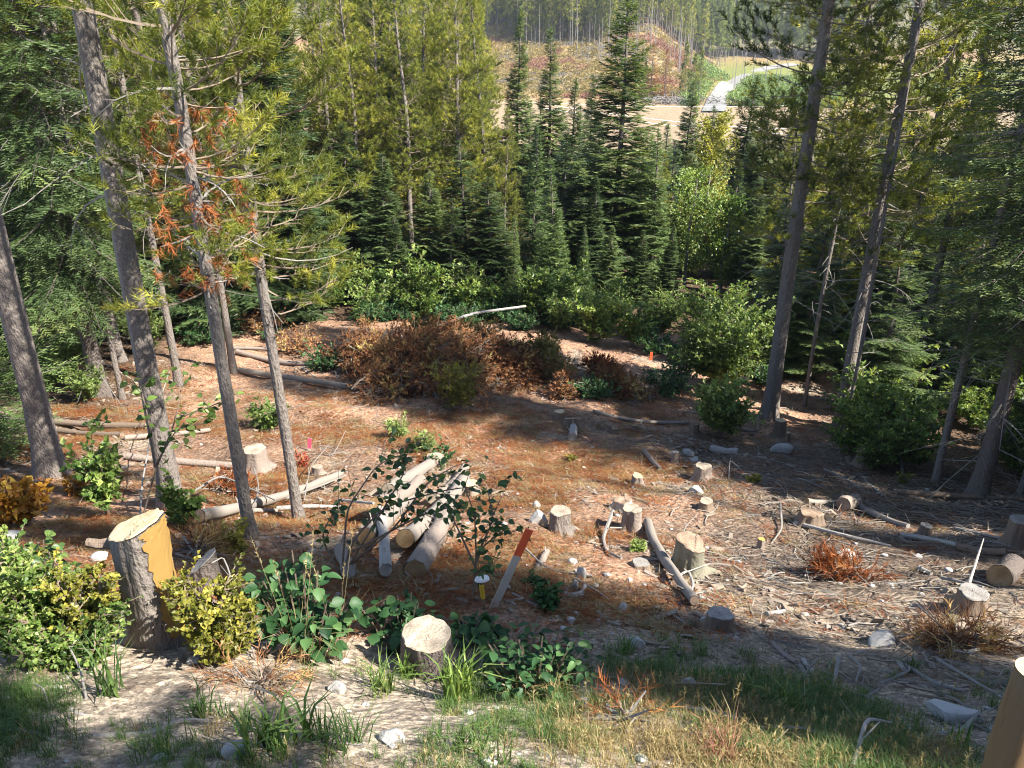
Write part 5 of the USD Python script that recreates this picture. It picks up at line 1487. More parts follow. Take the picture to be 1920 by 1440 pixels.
# ------------------------------------------------------------------ slash, dead boughs and sticks
def slash(label, bp, wpx, dpx, hpx, seed, nb, nt, mats=('stem_wood', 'slash_needles'), L=0.075, W=0.017, name='brush_pile', cat='brush pile', sag=0.35):
    """a heap of cut boughs that still carry their dying needles"""
    r = rng(seed + 7000)
    p = at(*bp)
    R, D, H = metres(wpx, p) / 2, metres(dpx, p) / 2, height_px(p, hpx)
    t = thing(name, label, cat, p)
    wood, P, A, T = MB(), [], [], []
    for k in range(nb):
        x, y = r.normal() * 0.45 * R, r.normal() * 0.45 * D
        z = H * max(0.05, (1 - (x / R) ** 2) * (1 - (y / D) ** 2)) * (0.3 + 0.7 * r.random())
        gz = float(ground_z(p[0] + x, p[1] + y)) - p[2]
        az = r.random() * 6.283
        Lb = min(R, 1.3) * (0.35 + 0.6 * r.random())
        B = curve_branch(np.array([x - 0.5 * Lb * math.cos(az), y - 0.5 * Lb * math.sin(az), gz + z]), az, 0.35 + 0.3 * r.normal(), Lb, -sag * 3 * r.random(), r, 7)
        rb = 0.012 * (0.5 + r.random())
        sticks(wood, B[:-1], B[1:], np.linspace(rb, 0.004, 6), np.linspace(rb, 0.003, 7)[1:])
        m = nt
        Q, Dq = along(B, r.random(m) ** 0.7)
        SD = unit(Dq + 0.7 * r.normal(size=(m, 3)))
        SL = 0.08 + 0.22 * Lb * r.random(m)
        sticks(wood, Q, Q + SD * SL[:, None], 0.004, 0.002)
        tone = 0.42 + 0.22 * r.normal()
        P.append(Q + SD * (SL * 0.8)[:, None])
        A.append(SD)
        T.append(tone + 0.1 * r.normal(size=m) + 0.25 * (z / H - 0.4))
    P, A, T = np.vstack(P), np.vstack(A), np.concatenate(T)
    n = 13
    W = 0.00115 * depth(p)
    bare = MB()
    q = np.stack([0.5 * R * r.normal(size=nb), 0.5 * D * r.normal(size=nb), 0 * r.random(nb)], 1)
    q[:, 2] = ground_z(p[0] + q[:, 0], p[1] + q[:, 1]) - p[2] + H * np.maximum(0.06, 1 - (q[:, 0] / R) ** 2 - (q[:, 1] / D) ** 2) * (0.5 + 0.6 * r.random(nb))
    e = unit(r.normal(size=(nb, 3)) * [1, 1, 0.45]) * (0.12 + 0.35 * min(R, 1.3) * r.random((nb, 1)))
    sticks(bare, q - e, q + 0.1 * e * r.normal(size=(nb, 1)), 0.011, 0.008)
    sticks(bare, q, q + e + 0.08 * r.normal(size=(nb, 3)), 0.009, 0.004)
    part('bare_sticks', bare, 'dead_branch', t, kind='stuff')
    part('boughs', wood, mats[0], t, kind='stuff')
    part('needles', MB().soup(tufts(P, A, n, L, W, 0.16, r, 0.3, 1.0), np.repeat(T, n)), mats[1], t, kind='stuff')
    return t


slash('large heap of cut boughs with rust and olive needles in the upper clearing', (815, 722), 250, 190, 70, 1, 190, 40)
slash('right shoulder of the bough heap, olive needled', (960, 708), 130, 100, 44, 2, 70, 34)
slash('olive-needled bough arching over the right end of the large heap', (1012, 700), 110, 80, 62, 21, 40, 30, ('stem_wood', 'olive_needles'))
slash('faded olive bough lying on the top of the large heap', (880, 668), 140, 60, 48, 22, 40, 30, ('stem_wood', 'olive_needles'))
slash('faded olive and tan bough at the left top of the large heap', (800, 655), 90, 50, 52, 23, 26, 28, ('stem_wood', 'olive_needles'))
slash('low rust-brown tail of boughs left of the large heap', (690, 690), 140, 90, 45, 3, 60, 30)
slash('bright rust-orange dead bough right of the large heap', (1135, 712), 80, 40, 30, 4, 22, 22, ('stem_wood', 'dead_needles'))
slash('olive and rust bough at the right end of the dark bramble mound', (1160, 745), 110, 50, 34, 5, 24, 20)
slash('small rust dead bough on the dark bramble mound', (1062, 742), 60, 40, 34, 6, 14, 18, ('stem_wood', 'slash_needles'))
slash('vivid rust-red dead bough lying in the right clearing', (1575, 1085), 95, 60, 17, 7, 20, 18, ('stem_wood', 'dead_needles'))
slash('brown dead bough beside the dark ragged stump on the right', (1800, 1215), 110, 80, 22, 8, 18, 15, ('dark_wood', 'slash_needles'))
slash('small rust needle clump at the roots under the yellow currant bush', (480, 1290), 56, 26, 10, 9, 8, 10, ('stem_wood', 'slash_needles'))
slash('rust dead bough between the high stump and the white log', (370, 1040), 80, 50, 14, 10, 12, 14, ('stem_wood', 'slash_needles'))
slash('rust needles on bare soil behind the white fallen log', (430, 925), 120, 60, 11, 11, 14, 14, ('stem_wood', 'dead_needles'))
slash('small rust twig lying in the dry grass at the front right', (1170, 1355), 30, 14, 6, 12, 5, 7, ('stem_wood', 'dead_needles'))


def pole(label, pts, r0, r1, lifts, mat='dead_branch', group=None, name='fallen_branch', seed=0, twigs=0, cat='branch'):
    r = rng(seed + 8000)
    r0, r1 = 0.8 * r0, 0.8 * r1
    P = np.array([at(*q) for q in pts])
    P[:, 2] += np.asarray(lifts) + r0 * 0.7
    n = max(8, 4 * len(pts))
    s = np.linspace(0, len(pts) - 1, n)
    Q = np.stack([np.interp(s, np.arange(len(pts)), P[:, k]) for k in range(3)], 1)
    Q[1:-1] = 0.25 * Q[:-2] + 0.5 * Q[1:-1] + 0.25 * Q[2:]
    o = Q.mean(0)
    mb = tube(MB(), Q - o, np.linspace(r0, r1, n), 7, jag=0.2, seed=seed)
    if twigs:
        a, d = along(Q - o, 0.2 + 0.8 * r.random(twigs))
        E = a + unit(d + 0.7 * r.normal(size=(twigs, 3))) * (0.08 + 0.22 * r.random((twigs, 1)))
        sticks(mb, a, E, r1 * 0.8, r1 * 0.4)
    q = put(numbered('/World/' + name), mb, mat, False)
    UsdGeom.Xformable(q).AddTranslateOp().Set(Gf.Vec3d(*map(float, o)))
    return tag(q, label, cat, group)


POLES = [
    ('grey dead pole sticking out of the right of the bough heap', [(760, 668), (880, 645), (985, 632)], 0.05, 0.035, (0.3, 0.75, 0.8), 0),
    ('pale pole low on the right of the bough heap', [(880, 690), (985, 708)], 0.045, 0.03, (0.25, 0.05), 0),
    ('forked bleached stick left of the head of the long bare log', [(1148, 978), (1130, 1015), (1136, 1035), (1165, 1050)], 0.028, 0.012, (0.12, 0.03, 0.0, 0.0), 2),
    ('thin stick lying from the stump to the forked bleached stick', [(1142, 998), (1180, 995), (1200, 980)], 0.012, 0.006, (0.05, 0.03, 0.1), 0),
    ('long thin pole across the right slash above the rounded pale rock', [(1490, 985), (1580, 1010), (1670, 1026)], 0.030, 0.016, (0.02, 0.03, 0.0), 0),
    ('grey crooked branch standing on the right sunlit edge', [(1460, 965), (1465, 1000), (1445, 1022)], 0.018, 0.010, (0.14, 0.05, 0.0), 1),
    ('long curved branch arching over the grass on the lower right', [(1692, 1270), (1680, 1245), (1750, 1290), (1805, 1303)], 0.018, 0.010, (0.05, 0.02, 0.03, 0.02), 0),
    ('bare branch lying beside the large blue-grey rock', [(1735, 1385), (1800, 1380), (1832, 1352)], 0.022, 0.010, (0.0, 0.02, 0.05), 0),
    ('hooked bare branch at the bottom right', [(1600, 1440), (1615, 1385), (1668, 1372)], 0.015, 0.008, (0.0, 0.12, 0.05), 1),
    ('crooked bare stick in the middle of the right slash', [(1568, 1258), (1560, 1300), (1580, 1320)], 0.014, 0.008, (0.1, 0.0, 0.0), 1),
    ('curved bare stick right of the crooked one in the slash', [(1650, 1284), (1700, 1270), (1702, 1266)], 0.012, 0.007, (0.0, 0.04, 0.06), 1),
    ('thin bent stick below the flat square grey rock', [(1590, 1230), (1612, 1262), (1600, 1290)], 0.012, 0.006, (0.0, 0.05, 0.0), 1),
    ('bleached splinter standing on the dark ragged stump', [(1808, 1125), (1825, 1078)], 0.018, 0.006, (0.15, 0.4), 0),
    ('pale splintered stick beside the dark ragged stump', [(1760, 1102), (1840, 1112)], 0.02, 0.012, (0.1, 0.05), 0),
    ('long stick across the sunlit edge left of the rust-red bough', [(1432, 1085), (1480, 1098), (1520, 1094)], 0.014, 0.008, (0.0, 0.02, 0.0), 1),
    ('thin stick arching below the short bark piece', [(985, 1048), (1020, 1075), (1060, 1080)], 0.010, 0.006, (0.1, 0.06, 0.02), 0),
    ('pale stick pointing left below the upright grey rock', [(1110, 1085), (1065, 1078)], 0.012, 0.007, (0.02, 0.02), 0),
    ('long thin branch running down the bare slope', [(1080, 1090), (1125, 1118), (1160, 1140), (1200, 1170)], 0.014, 0.008, (0.02, 0.02, 0.0, 0.0), 0),
    ('crooked branch on the shaded slope under the lath', [(960, 1120), (1000, 1140), (1055, 1130), (1065, 1110)], 0.011, 0.007, (0.03, 0.02, 0.02, 0.05), 0),
    ('grey root-like branch lying on the sand at the lower left', [(175, 1385), (280, 1380), (340, 1360), (398, 1365)], 0.018, 0.010, (0.0, 0.0, 0.02, 0.03), 0),
    ('dark stick lying on the sand at the left edge', [(0, 1312), (80, 1320), (160, 1345)], 0.014, 0.010, (0.0, 0.0, 0.0), 0),
    ('grey stick at the very lower left', [(0, 1374), (60, 1378), (100, 1392)], 0.014, 0.008, (0.0, 0.01, 0.0), 0),
    ('upright dark twig on the sandy bank', [(162, 1312), (158, 1280), (130, 1240)], 0.008, 0.004, (0.0, 0.08, 0.2), 0),
    ('bent pale twig on the sandy bank', [(92, 1328), (88, 1310), (72, 1302)], 0.007, 0.004, (0.0, 0.05, 0.06), 0),
    ('dark stick leaning on the foot of the high stump', [(275, 1210), (345, 1140)], 0.010, 0.007, (0.02, 0.10), 0),
    ('bare forked stick standing in the yellow currant bush', [(480, 1240), (440, 1150), (415, 1155)], 0.007, 0.004, (0.0, 0.42, 0.38), 2),
    ('bleached bough lying over the white fallen log', [(360, 960), (420, 930), (520, 962)], 0.016, 0.010, (0.2, 0.28, 0.15), 2),
    ('bare bough leaning from the white fallen log to the slim pine', [(480, 905), (490, 940), (476, 985)], 0.010, 0.006, (0.2, 0.2, 0.1), 1),
    ('pale stick poking over the left of the log pile', [(640, 985), (705, 998)], 0.018, 0.014, (0.28, 0.30), 0),
    ('bleached bough behind the log pile', [(540, 950), (610, 925), (650, 905)], 0.016, 0.010, (0.1, 0.12, 0.1), 3),
    ('bare arched twig left of the log pile', [(570, 940), (585, 900), (620, 870)], 0.010, 0.005, (0.0, 0.2, 0.3), 3),
    ('bare twig with a hook on the sunlit needle floor', [(600, 850), (625, 862), (650, 830)], 0.010, 0.005, (0.1, 0.05, 0.2), 2),
    ('long crooked stem bending across the foot of the thickest front trunk', [(262, 985), (275, 940), (305, 850), (335, 790)], 0.012, 0.006, (0.0, 0.25, 0.6, 0.9), 2),
    ('leaning dead pole in the shaded right hollow', [(1692, 890), (1665, 840)], 0.028, 0.02, (0.0, 0.7), 0),
    ('dark dead pole lying in the shaded right hollow', [(1630, 880), (1680, 858)], 0.025, 0.018, (0.02, 0.15), 0),
    ('thin dead pole down the shaded slope on the right', [(1545, 880), (1600, 910), (1650, 945)], 0.018, 0.010, (0.0, 0.03, 0.0), 0),
    ('thin dead pole right of the other on the shaded slope', [(1620, 900), (1680, 950)], 0.016, 0.010, (0.0, 0.0), 0),
    ('white stub of a branch standing beside the tall bright stump', [(1419, 812), (1420, 792)], 0.02, 0.015, (0.0, 0.15), 0),
    ('bleached twig standing in the shaded right clearing', [(1366, 900), (1366, 880), (1390, 892)], 0.012, 0.006, (0.0, 0.15, 0.08), 1),
    ('slender stick leaning on the rotten mossy stump', [(1262, 1062), (1283, 1030)], 0.012, 0.007, (0.1, 0.3), 1),
    ('root-like branch curling round the rotten mossy stump', [(1262, 1090), (1290, 1080), (1300, 1110), (1280, 1130)], 0.016, 0.010, (0.02, 0.05, 0.05, 0.0), 2),
    ('dead pole lying before the tall dark stump at the right edge', [(1790, 995), (1890, 1018)], 0.025, 0.018, (0.02, 0.02), 0),
    ('long dark pole up the lower right slope beside the arching branch', [(1500, 1250), (1530, 1300), (1590, 1360)], 0.016, 0.010, (0.0, 0.0, 0.0), 0),
    ('thin pole running to the peeled post', [(1755, 1250), (1830, 1290), (1880, 1310)], 0.014, 0.008, (0.05, 0.03, 0.0), 0),
]
for i, (label, pts, r0, r1, lifts, tw) in enumerate(POLES):
    pole(label, pts, r0, r1, lifts, 'dead_branch' if i % 4 else 'old_wood', seed=i, twigs=tw)


# loose sticks, chips, stones and grass that nobody could count
def bent_stick(seed, L, r0, n=5, twig=1, k=0.22):
    r = rng(seed)
    a = np.cumsum(r.normal(size=n) * k)
    P = np.concatenate([[[0, 0, 0]], np.cumsum(np.stack([np.cos(a), np.sin(a), 0.10 * r.normal(size=n)], 1) * L / n, 0)])
    P -= P.mean(0)
    P[:, 2] += r0 + 0.02 * L * r.random()
    mb = MB()
    sticks(mb, P[:-1], P[1:], np.linspace(r0, r0 * 0.5, n), np.linspace(r0, r0 * 0.4, n + 1)[1:])
    for _ in range(twig):
        q, d = along(P, r.random(1))
        sticks(mb, q, q + unit(d + 0.8 * r.normal(size=(1, 3)) * [1, 1, 0.5]) * L * 0.3, r0 * 0.5, r0 * 0.25)
    return mb


def ground_pts(n, density, seed, x0=-8, x1=8, y0=1.5, y1=20):
    r = rng(seed)
    x, y = x0 + (x1 - x0) * r.random(n * 6), y0 + (y1 - y0) * r.random(n * 6)
    keep = r.random(n * 6) < density(x, y) / np.maximum(1, 1)
    x, y = x[keep][:n], y[keep][:n]
    return np.stack([x, y, ground_z(x, y)], 1), r


def slashy(x, y):
    p = np.stack([x, y, 0 * x], -1)
    n = meshkit.fbm(p / 1.3, 3, 41)
    right = np.clip((x - 0.15 * (y - 3) - 0.6) / 1.5, 0, 1) * np.clip((10.5 - y) / 2, 0, 1) * np.clip((y - 2.2) / 0.8, 0, 1)
    inside = (x * 0 + 1) * (np.abs(x) < 0.72 * y + 0.8)
    return inside * np.clip(0.04 + 0.9 * right + 0.22 * np.clip((n - 0.5) * 5, 0, 1) * (y > 4), 0, 1) * np.clip((24 - y) / 12, 0.15, 1)


sticks_p, r = ground_pts(7000, slashy, 51, -9, 8.5, 2.0, 19)
n = len(sticks_p)
scatter('loose_sticks', [(bent_stick(60 + i, (0.14, 0.20, 0.30, 0.42, 0.62, 0.24)[i % 6], (0.003, 0.0035, 0.0045, 0.005, 0.008, 0.006)[i % 6], twig=i % 3), 'dead_branch' if i % 4 == 0 else 'litter_wood') for i in range(12)], sticks_p, r.integers(0, 12, n), r.random(n) * 6.283, 0.5 + 0.6 * r.random(n), 'bare twigs and sticks strewn over the clearing floor', 'twigs', tilt=normal_at(sticks_p[:, 0], sticks_p[:, 1]) + 0.08 * r.normal(size=(n, 3)))


def chip(seed):
    r = rng(seed)
    a, b, c = 0.035 * (0.6 + r.random()), 0.012 * (0.6 + r.random()), 0.006
    m = trimesh.creation.box([2 * a, 2 * b, 2 * c])
    v = np.array(m.vertices) * (1 + 0.5 * (r.random((8, 3)) - 0.5))
    return MB().add(v + [0, 0, c], np.array(m.faces))


def floor_d(x, y):
    p = np.stack([x, y, 0 * x], -1)
    return (np.abs(x) < 0.72 * y + 0.8) * np.clip(0.12 + (meshkit.fbm(p / 0.9, 3, 44) - 0.48) * 5, 0.02, 1) * (y > 3.3)


cp, r = ground_pts(7000, floor_d, 52, -8, 8, 3.0, 16)
n = len(cp)
scatter('wood_chips', [(chip(80 + i), ('litter_wood', 'log_bark', 'litter_wood', 'dark_wood')[i % 4]) for i in range(6)], cp, r.integers(0, 6, n), r.random(n) * 6.283, 0.3 + 1.3 * r.random(n) ** 2, 'small wood chips and bark flakes on the needle floor', 'chips', tilt=normal_at(cp[:, 0], cp[:, 1]) + 0.25 * r.normal(size=(n, 3)))


def cluster_needles(seed, nn=26, L=0.07):
    r = rng(seed)
    P = np.stack([0.07 * r.normal(size=nn), 0.07 * r.normal(size=nn), 0.004 + 0.012 * r.random(nn)], 1)
    D = unit(np.stack([r.normal(size=nn), r.normal(size=nn), 0.25 * r.random(nn)], 1))
    w = unit(np.cross(D, [0, 0, 1.0])) * 0.0026
    return MB().soup(np.stack([P - w, P + w, P + D * L], 1), 0.35 + 0.4 * r.random(nn))


def needle_d(x, y):
    p = np.stack([x, y, 0 * x], -1)
    return (np.abs(x) < 0.72 * y + 0.8) * np.clip(0.5 + (meshkit.fbm(p / 1.1, 3, 46) - 0.5) * 3, 0.05, 1) * np.clip((y - 3.4 - 0.2 * x) / 1.0, 0, 1) * np.clip((16 - y) / 8, 0.1, 1) * np.clip(1.15 - (x - 0.24 * (y - 4)) / 1.8, 0.12, 1)


npnt, r = ground_pts(9000, needle_d, 53, -8, 8, 3.0, 15)
n = len(npnt)
scatter('fallen_needles', [(cluster_needles(90 + i), 'dead_needles' if i < 3 else 'grass_dry') for i in range(5)], npnt, r.integers(0, 5, n), r.random(n) * 6.283, 0.8 + 0.8 * r.random(n), 'carpet of fallen rust-coloured pine needles', 'needles', tilt=normal_at(npnt[:, 0], npnt[:, 1]))


def pebble(seed):
    r = rng(seed)
    s = trimesh.creation.icosphere(1)
    v = np.array(s.vertices) * (1 + 0.25 * (r.random((len(s.vertices), 1)) - 0.5)) * [0.02, 0.014 + 0.006 * r.random(), 0.011]
    return MB().add(v + [0, 0, 0.004], np.array(s.faces))


def stone_d(x, y):
    return (np.abs(x) < 0.72 * y + 0.8) * np.clip(0.12 + np.exp(-((x - 0.9) / 1.0) ** 2 - ((y - 4.3) / 1.0) ** 2) + 0.35 * (y < 3.4) + 0.25 * ((x > 1) & (y < 7)), 0, 1) * (y < 12)


st, r = ground_pts(520, stone_d, 54, -5, 6, 1.6, 11)
n = len(st)
scatter('loose_stones', [(pebble(95 + i), 'rock_pale' if i % 3 == 0 else 'rock_grey') for i in range(5)], st, r.integers(0, 5, n), r.random(n) * 6.283, 0.3 + 1.6 * r.random(n) ** 3, 'small stones scattered on the bare slope', 'stones', tilt=normal_at(st[:, 0], st[:, 1]))


def grass_tuft(seed, n, H, W, lean=0.5, heads=0):
    r = rng(seed)
    az, ln = r.random(n) * 6.283, lean * (0.2 + 0.9 * r.random(n))
    h = H * (0.5 + 0.6 * r.random(n))
    b = np.stack([0.02 * r.normal(size=n), 0.02 * r.normal(size=n), np.full(n, -0.01)], 1)
    d = np.stack([np.cos(az), np.sin(az), 0 * az], 1)
    w = np.stack([-np.sin(az), np.cos(az), 0 * az], 1) * W / 2
    m = b + d * (h * ln * 0.35)[:, None] + np.array([0, 0, 1.0]) * (h * 0.62)[:, None]
    tip = b + d * (h * ln)[:, None] + np.array([0, 0, 1.0]) * (h * (1 - 0.35 * ln))[:, None]
    tri = np.concatenate([np.stack([b - w, b + w, m + w * 0.8], 1), np.stack([b - w, m + w * 0.8, m - w * 0.8], 1), np.stack([m - w * 0.8, m + w * 0.8, tip], 1)])
    tone = 0.5 + 0.18 * r.normal(size=n)
    mb = MB().soup(tri, np.tile(tone, 3))
    for k in range(heads):
        a = r.random() * 6.283
        hh = H * (1.5 + 0.5 * r.random())
        e = np.array([0.18 * hh * math.cos(a), 0.18 * hh * math.sin(a), hh])
        sticks(mb, [[0, 0, 0]], [e], 0.0016, 0.001, 0.8)
        q = e * (0.78 + 0.22 * r.random((14, 1)))
        mb.soup(blades(q, unit(np.array([0, 0, 1.0]) + 0.5 * r.normal(size=(14, 3))), 0.02, 0.006, r), 0.85)
    return mb


def band(x, y):
    p = np.stack([x, y, 0 * x], -1)
    n = meshkit.fbm(p / 0.55, 3, 61)
    n2 = meshkit.fbm(p / 1.5, 2, 62)
    edge = 3.35 + 0.1 * x - 0.25 * np.clip(-x - 0.8, 0, 3)
    low = np.clip((edge - y) / 0.35, 0, 1)
    right = np.exp(-((x - 0.95 - 0.1 * (3 - y)) / 0.75) ** 2 - ((y - 2.9) / 0.55) ** 2)
    sandy = np.clip((n2 - 0.50) * 6, 0, 1) * (x < -0.35)
    return (np.abs(x) < 0.72 * y + 0.6) * np.clip(low * (0.55 + (n - 0.5) * 2.4) * (1 - 0.8 * sandy) * np.clip((2.1 - x) / 0.5, 0.10, 1) + right * 0.42 * n * 1.6, 0, 1)


gpnt, r = ground_pts(5600, band, 55, -3.2, 3.2, 1.6, 4.2)
n = len(gpnt)
dryness = meshkit.fbm(gpnt / 0.5, 3, 71) + 0.10 * (2.6 - gpnt[:, 1]) + 0.04 * gpnt[:, 0]
kind = np.where(dryness + 0.12 * r.normal(size=n) > 0.56, r.integers(4, 8, n), r.integers(0, 4, n))
scatter('short_grass', [(grass_tuft(300 + i, 26, (0.06, 0.08, 0.11, 0.07, 0.07, 0.09, 0.05, 0.065)[i], 0.0028, 0.9, heads=1 if i == 7 else 0), 'grass_green' if i < 4 else 'grass_dry') for i in range(8)],
        gpnt, kind, r.random(n) * 6.283, 0.55 + 0.6 * r.random(n), 'short green and straw-coloured grass on the bank at the front', 'grass')


def grow(name, label, cat, bp, wpx, hpx, mat, n, W=0.006, lean=0.9, heads=0, seed=0, group=None):
    p = at(*bp)
    H = height_px(p, hpx)
    t = thing(name, label, cat, p, group=group)
    r = rng(seed + 9000)
    mb = MB()
    R = metres(wpx, p) / 2
    for k in range(max(1, n // 14)):
        g = grass_tuft(seed * 31 + k, 14, H, W, lean, heads if k < 3 else 0)
        v, f, tt = g.arrays()
        o = np.array([R * 0.35 * r.normal(), R * 0.35 * r.normal(), 0])
        o[2] = float(ground_z(p[0] + o[0], p[1] + o[1])) - p[2]
        mb.add(v + o, f, tt + 0.08 * r.normal())
    part('blades', mb, mat, t, kind='stuff')


GRASS = [
    ('large clump of broad green grass at the front, left of centre', (530, 1405), 120, 90, 'grass_green', 70, 0.013), ('dark green grass clump on the sand at the front left', (385, 1340), 90, 48, 'grass_green', 70, 0.006),
    ('lighter grass clump right of the dark one at the front left', (450, 1375), 80, 50, 'grass_green', 50, 0.006), ('sunlit grass at the left foot of the short round stump', (715, 1295), 80, 60, 'grass_green', 70, 0.007),
    ('tall yellow-green weeds at the right foot of the short round stump', (855, 1310), 90, 95, 'shrub_leaf', 60, 0.012), ('yellow-green weed on the left of the short round stump', (765, 1268), 40, 60, 'shrub_leaf', 28, 0.010),
    ('green grass patch on the right bank', (1480, 1335), 110, 60, 'grass_green', 110, 0.006), ('green grass tuft left of the patch on the right bank', (1400, 1310), 80, 45, 'grass_green', 70, 0.006),
    ('green grass tuft beside the curved stick on the right slope', (1625, 1355), 80, 34, 'grass_green', 70, 0.006), ('small grass tuft among the arching branches on the right', (1700, 1260), 70, 34, 'grass_green', 50, 0.006),
    ('grass tuft below the pointed white rock', (1165, 1225), 44, 40, 'grass_green', 42, 0.006), ('yellow-green grass tuft right of the pointed white rock', (1262, 1240), 30, 26, 'grass_green', 28, 0.006),
    ('tuft of straw grass beside the small green patch on the right', (1770, 1240), 44, 46, 'grass_dry', 42, 0.004), ('tall dry grass stalks before the dark leafy shrub', (560, 1235), 60, 120, 'grass_dry', 28, 0.004),
    ('tall dry grass stalks left of the short round stump', (640, 1240), 60, 115, 'grass_dry', 28, 0.004), ('reddish dry grass at the bottom right of centre', (1330, 1425), 130, 60, 'grass_red', 84, 0.004),
    ('straw grass at the bottom edge right of centre', (1440, 1438), 130, 46, 'grass_dry', 84, 0.004), ('dry stalk standing in the grass on the right', (1370, 1395), 22, 68, 'grass_dry', 14, 0.004),
    ('yellow-green weed at the bottom right', (1785, 1405), 40, 48, 'shrub_leaf', 28, 0.008), ('tall thin weed on the sandy bank at the left', (195, 1310), 50, 110, 'grass_green', 28, 0.009),
    ('grass clump at the bottom centre', (880, 1420), 200, 50, 'grass_green', 126, 0.005), ('grass clump left of the bottom centre', (640, 1400), 120, 60, 'grass_green', 98, 0.006), ('dry grass fringe under the dark leafy plants', (1010, 1300), 150, 50, 'grass_dry', 98, 0.004),
    ('rough grass on the sand in the lower left corner', (60, 1370), 110, 44, 'grass_green', 84, 0.004), ('grass on the sand left of the large broad clump', (300, 1415), 120, 48, 'grass_green', 84, 0.004),
]
for i, (label, bp, w, h, mat, nb, W) in enumerate(GRASS):
    grow('grass_clump', label, 'grass', bp, w, h, mat, nb, W, 1.0 if W < 0.01 else 0.8, heads=2 if 'stalk' in label else 0, seed=i)


# broad-leaved plants at the front: every leaf is a piece of its own
LEAVES = [[big_leaf(1.0, 0.78, rng(700 + i), 0) for i in range(5)], [big_leaf(1.0, 0.62, rng(720 + i), 0) for i in range(5)]]


def leafy(name, label, cat, bp, wpx, hpx, mat, size, n, seed, kind=0, stems=12, stem_mat='stem_wood', domed=True, depth_scale=0.7):
    r = rng(seed + 9500)
    p = at(*bp)
    R, H = metres(wpx, p) / 2, height_px(p, hpx)
    t = thing(name, label, cat, p - [0, 0, 0.02])
    wood = MB()
    tips = []
    for k in range(stems):
        az, q = r.random() * 6.283, math.sqrt(r.random())
        e = np.array([R * q * math.cos(az), R * depth_scale * q * math.sin(az), H * (0.55 + 0.45 * r.random()) * (1 - 0.45 * q * q)])
        b = e * [0.45, 0.45, 0]
        b[2] = float(ground_z(p[0] + b[0], p[1] + b[1])) - p[2] - 0.02
        e[2] += b[2]
        B = np.array([b, b + (e - b) * [0.35, 0.35, 0.5], e])
        sticks(wood, B[:-1], B[1:], 0.006, 0.004)
        tips.append(B)
    part('stems', wood, stem_mat, t, kind='stuff')
    for k in range(n):
        B = tips[k % stems]
        u = 0.30 + 0.70 * r.random() ** 0.7
        q = along(B, np.array([u]))[0][0]
        az = r.random() * 6.283
        D = np.array([math.cos(az), math.sin(az), 0.15 + 0.35 * r.random()])
        stalk = q + unit(D) * size * (0.3 + 0.4 * r.random())
        N = unit(np.array([0.1, -0.2, 1.0]) + 0.35 * r.normal(size=3))
        M = ortho(D * [1, 1, 0.2] + [0, 0, -0.1 + 0.2 * r.normal()], N)
        v, f = LEAVES[kind][r.integers(5)]
        s = size * (0.55 + 0.65 * r.random())
        m = MB().add((v * s * [1, 0.8 + 0.4 * r.random(), 0.6 + 1.6 * r.random()]) @ M.T + stalk, f, 0.50 + 0.27 * r.normal() + 0.3 * (u - 0.6))
        part('leaf', m, mat, t, True)
    return t


leafy('thimbleberry_shrub', 'dark bluish-green broad-leaved shrub right of the sunlit yellow bush', 'shrub', (575, 1225), 170, 190, 'thimble_leaf', 0.072, 290, 1, 0, 34)
leafy('thimbleberry_shrub', 'broad-leaved dark plant behind the short round stump', 'shrub', (755, 1210), 190, 110, 'thimble_leaf', 0.072, 200, 2, 0, 26)
leafy('thimbleberry_shrub', 'dense broad-leaved plant in front of the leaning lath, right of the round stump', 'shrub', (1000, 1285), 250, 120, 'thimble_leaf', 0.060, 300, 3, 1, 36)
leafy('thimbleberry_shrub', 'low broad leaves at the foot of the leaning lath', 'shrub', (900, 1205), 130, 60, 'thimble_leaf', 0.070, 80, 4, 0, 14)
leafy('thimbleberry_shrub', 'bluish-green leaves around the foot of the slim pines', 'shrub', (500, 1130), 120, 90, 'thimble_leaf', 0.075, 110, 5, 0, 16)
leafy('hazel_shrub', 'green leafy shrub behind the left corner currant bush', 'shrub', (75, 1110), 170, 120, 'sapling_leaf', 0.075, 150, 6, 1, 18)


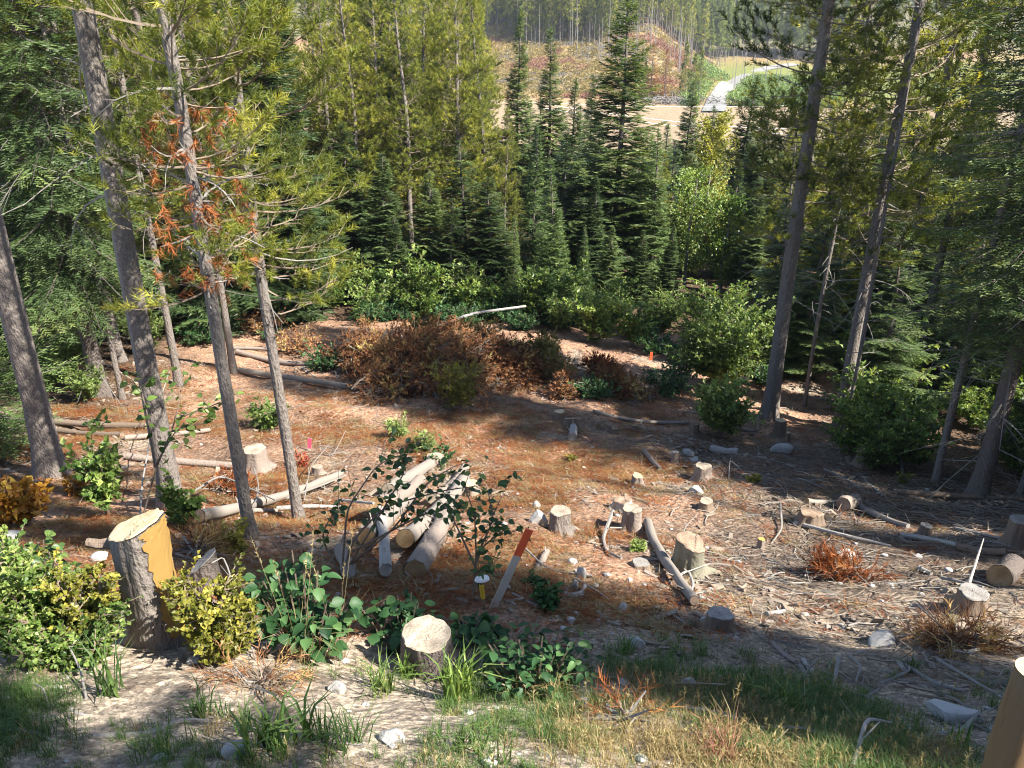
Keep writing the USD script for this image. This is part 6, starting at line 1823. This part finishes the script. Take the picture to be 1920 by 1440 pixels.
def sapling(name, label, bp, stems, mat, leaf_size, n, seed, kind=1):
    """a thin branching sapling; stems: polylines of (pixel x, pixel y, metres towards the camera)"""
    r = rng(seed + 9700)
    p = at(*bp)
    t = thing(name, label, 'sapling', p - [0, 0, 0.02])
    wood = MB()
    tw = []
    d0 = depth(p)
    for S in stems:
        Q = []
        for (x, y, tow) in S:
            q = ray(x, y) * (d0 - tow) + [0, 0, CAMZ]
            Q.append(q - p)
        Q = np.array(Q)
        s = np.linspace(0, len(Q) - 1, 4 * len(Q))
        B = np.stack([np.interp(s, np.arange(len(Q)), Q[:, k]) for k in range(3)], 1)
        B[1:-1] = (B[:-2] + 2 * B[1:-1] + B[2:]) / 4
        tube(wood, B, np.linspace(0.009, 0.003, len(B)), 6)
        m = 7
        a, d = along(B, 0.3 + 0.7 * r.random(m))
        E = a + unit(d + 0.8 * r.normal(size=(m, 3))) * (0.12 + 0.18 * r.random((m, 1)))
        sticks(wood, a, E, 0.003, 0.0015)
        tw.append((B, a, E))
    part('stems', wood, 'dark_wood', t, kind='stuff')
    for k in range(n):
        B, a, E = tw[k % len(tw)]
        if r.random() < 0.45:
            q = along(B, np.array([0.35 + 0.65 * r.random()]))[0][0]
        else:
            i = r.integers(len(a))
            q = a[i] + (E[i] - a[i]) * (0.3 + 0.7 * r.random())
        az = r.random() * 6.283
        D = np.array([math.cos(az), math.sin(az), 0.5 * r.normal()])
        M = ortho(D, unit(np.array([0, -0.3, 1.0]) + 0.6 * r.normal(size=3)))
        v, f = LEAVES[kind][r.integers(5)]
        part('leaf', MB().add((v * leaf_size * (0.6 + 0.6 * r.random())) @ M.T + q + 0.02 * r.normal(size=3), f, 0.47 + 0.24 * r.normal()), mat, t, True)


sapling('cherry_sapling', 'dark-leaved sapling arching across the front of the log pile', (640, 1080), [
    [(640, 1080, 0), (660, 1010, 0.15), (720, 945, 0.2), (830, 915, 0.2), (905, 905, 0.2)], [(640, 1080, 0), (700, 980, 0.2), (760, 880, 0.25), (745, 830, 0.25)],
    [(640, 1080, 0), (650, 950, 0.1), (700, 875, 0.15), (735, 850, 0.2)], [(650, 1060, 0), (740, 985, 0.25), (800, 900, 0.3), (850, 870, 0.3)], [(640, 1080, 0), (600, 1000, 0.1), (640, 930, 0.1)], [(660, 1030, 0.1), (790, 960, 0.3), (850, 945, 0.3)]], 'sapling_leaf', 0.060, 290, 1)
sapling('cherry_sapling', 'upright dark-leaved sapling left of the orange-topped lath', (885, 1130), [
    [(885, 1130, 0), (893, 1040, 0.0), (890, 960, 0.05), (870, 905, 0.1)], [(893, 1040, 0), (925, 970, 0.05), (915, 915, 0.1)], [(892, 1060, 0), (860, 990, 0.1), (840, 950, 0.1)], [(893, 1050, 0), (905, 1020, 0.0), (950, 985, 0.0)], [(888, 1100, 0), (905, 1065, 0.05), (925, 1050, 0.1)]], 'sapling_leaf', 0.058, 160, 2)
sapling('hazel_sapling', 'leafy sapling bending over the foot of the thickest front trunk', (272, 985), [
    [(262, 985, 0), (290, 880, 0.1), (330, 780, 0.1), (345, 690, 0.1)], [(290, 880, 0.1), (275, 770, 0.1), (262, 720, 0.1)], [(330, 780, 0.1), (390, 760, 0.1), (425, 745, 0.1)], [(290, 870, 0.1), (330, 800, 0.2), (385, 790, 0.2)]], 'shrub_leaf', 0.080, 130, 3)


# ------------------------------------------------------------------ the air of the valley
usdkit.material(stage, '/World/Looks/haze_air', {'v': ('principled_volume', {'color': (0.80, 0.87, 0.97), 'density': HAZE, 'anisotropy': 0.2})}, [], volume='v.volume')
hz = trimesh.creation.box([4200, 3500, 120])
put('/World/haze', MB().add(np.array(hz.vertices) + [0, 1500, 45], np.array(hz.faces)), 'haze_air')
tag(stage.GetPrimAtPath('/World/haze'), 'thin bluish air over the valley', 'haze', kind='stuff')
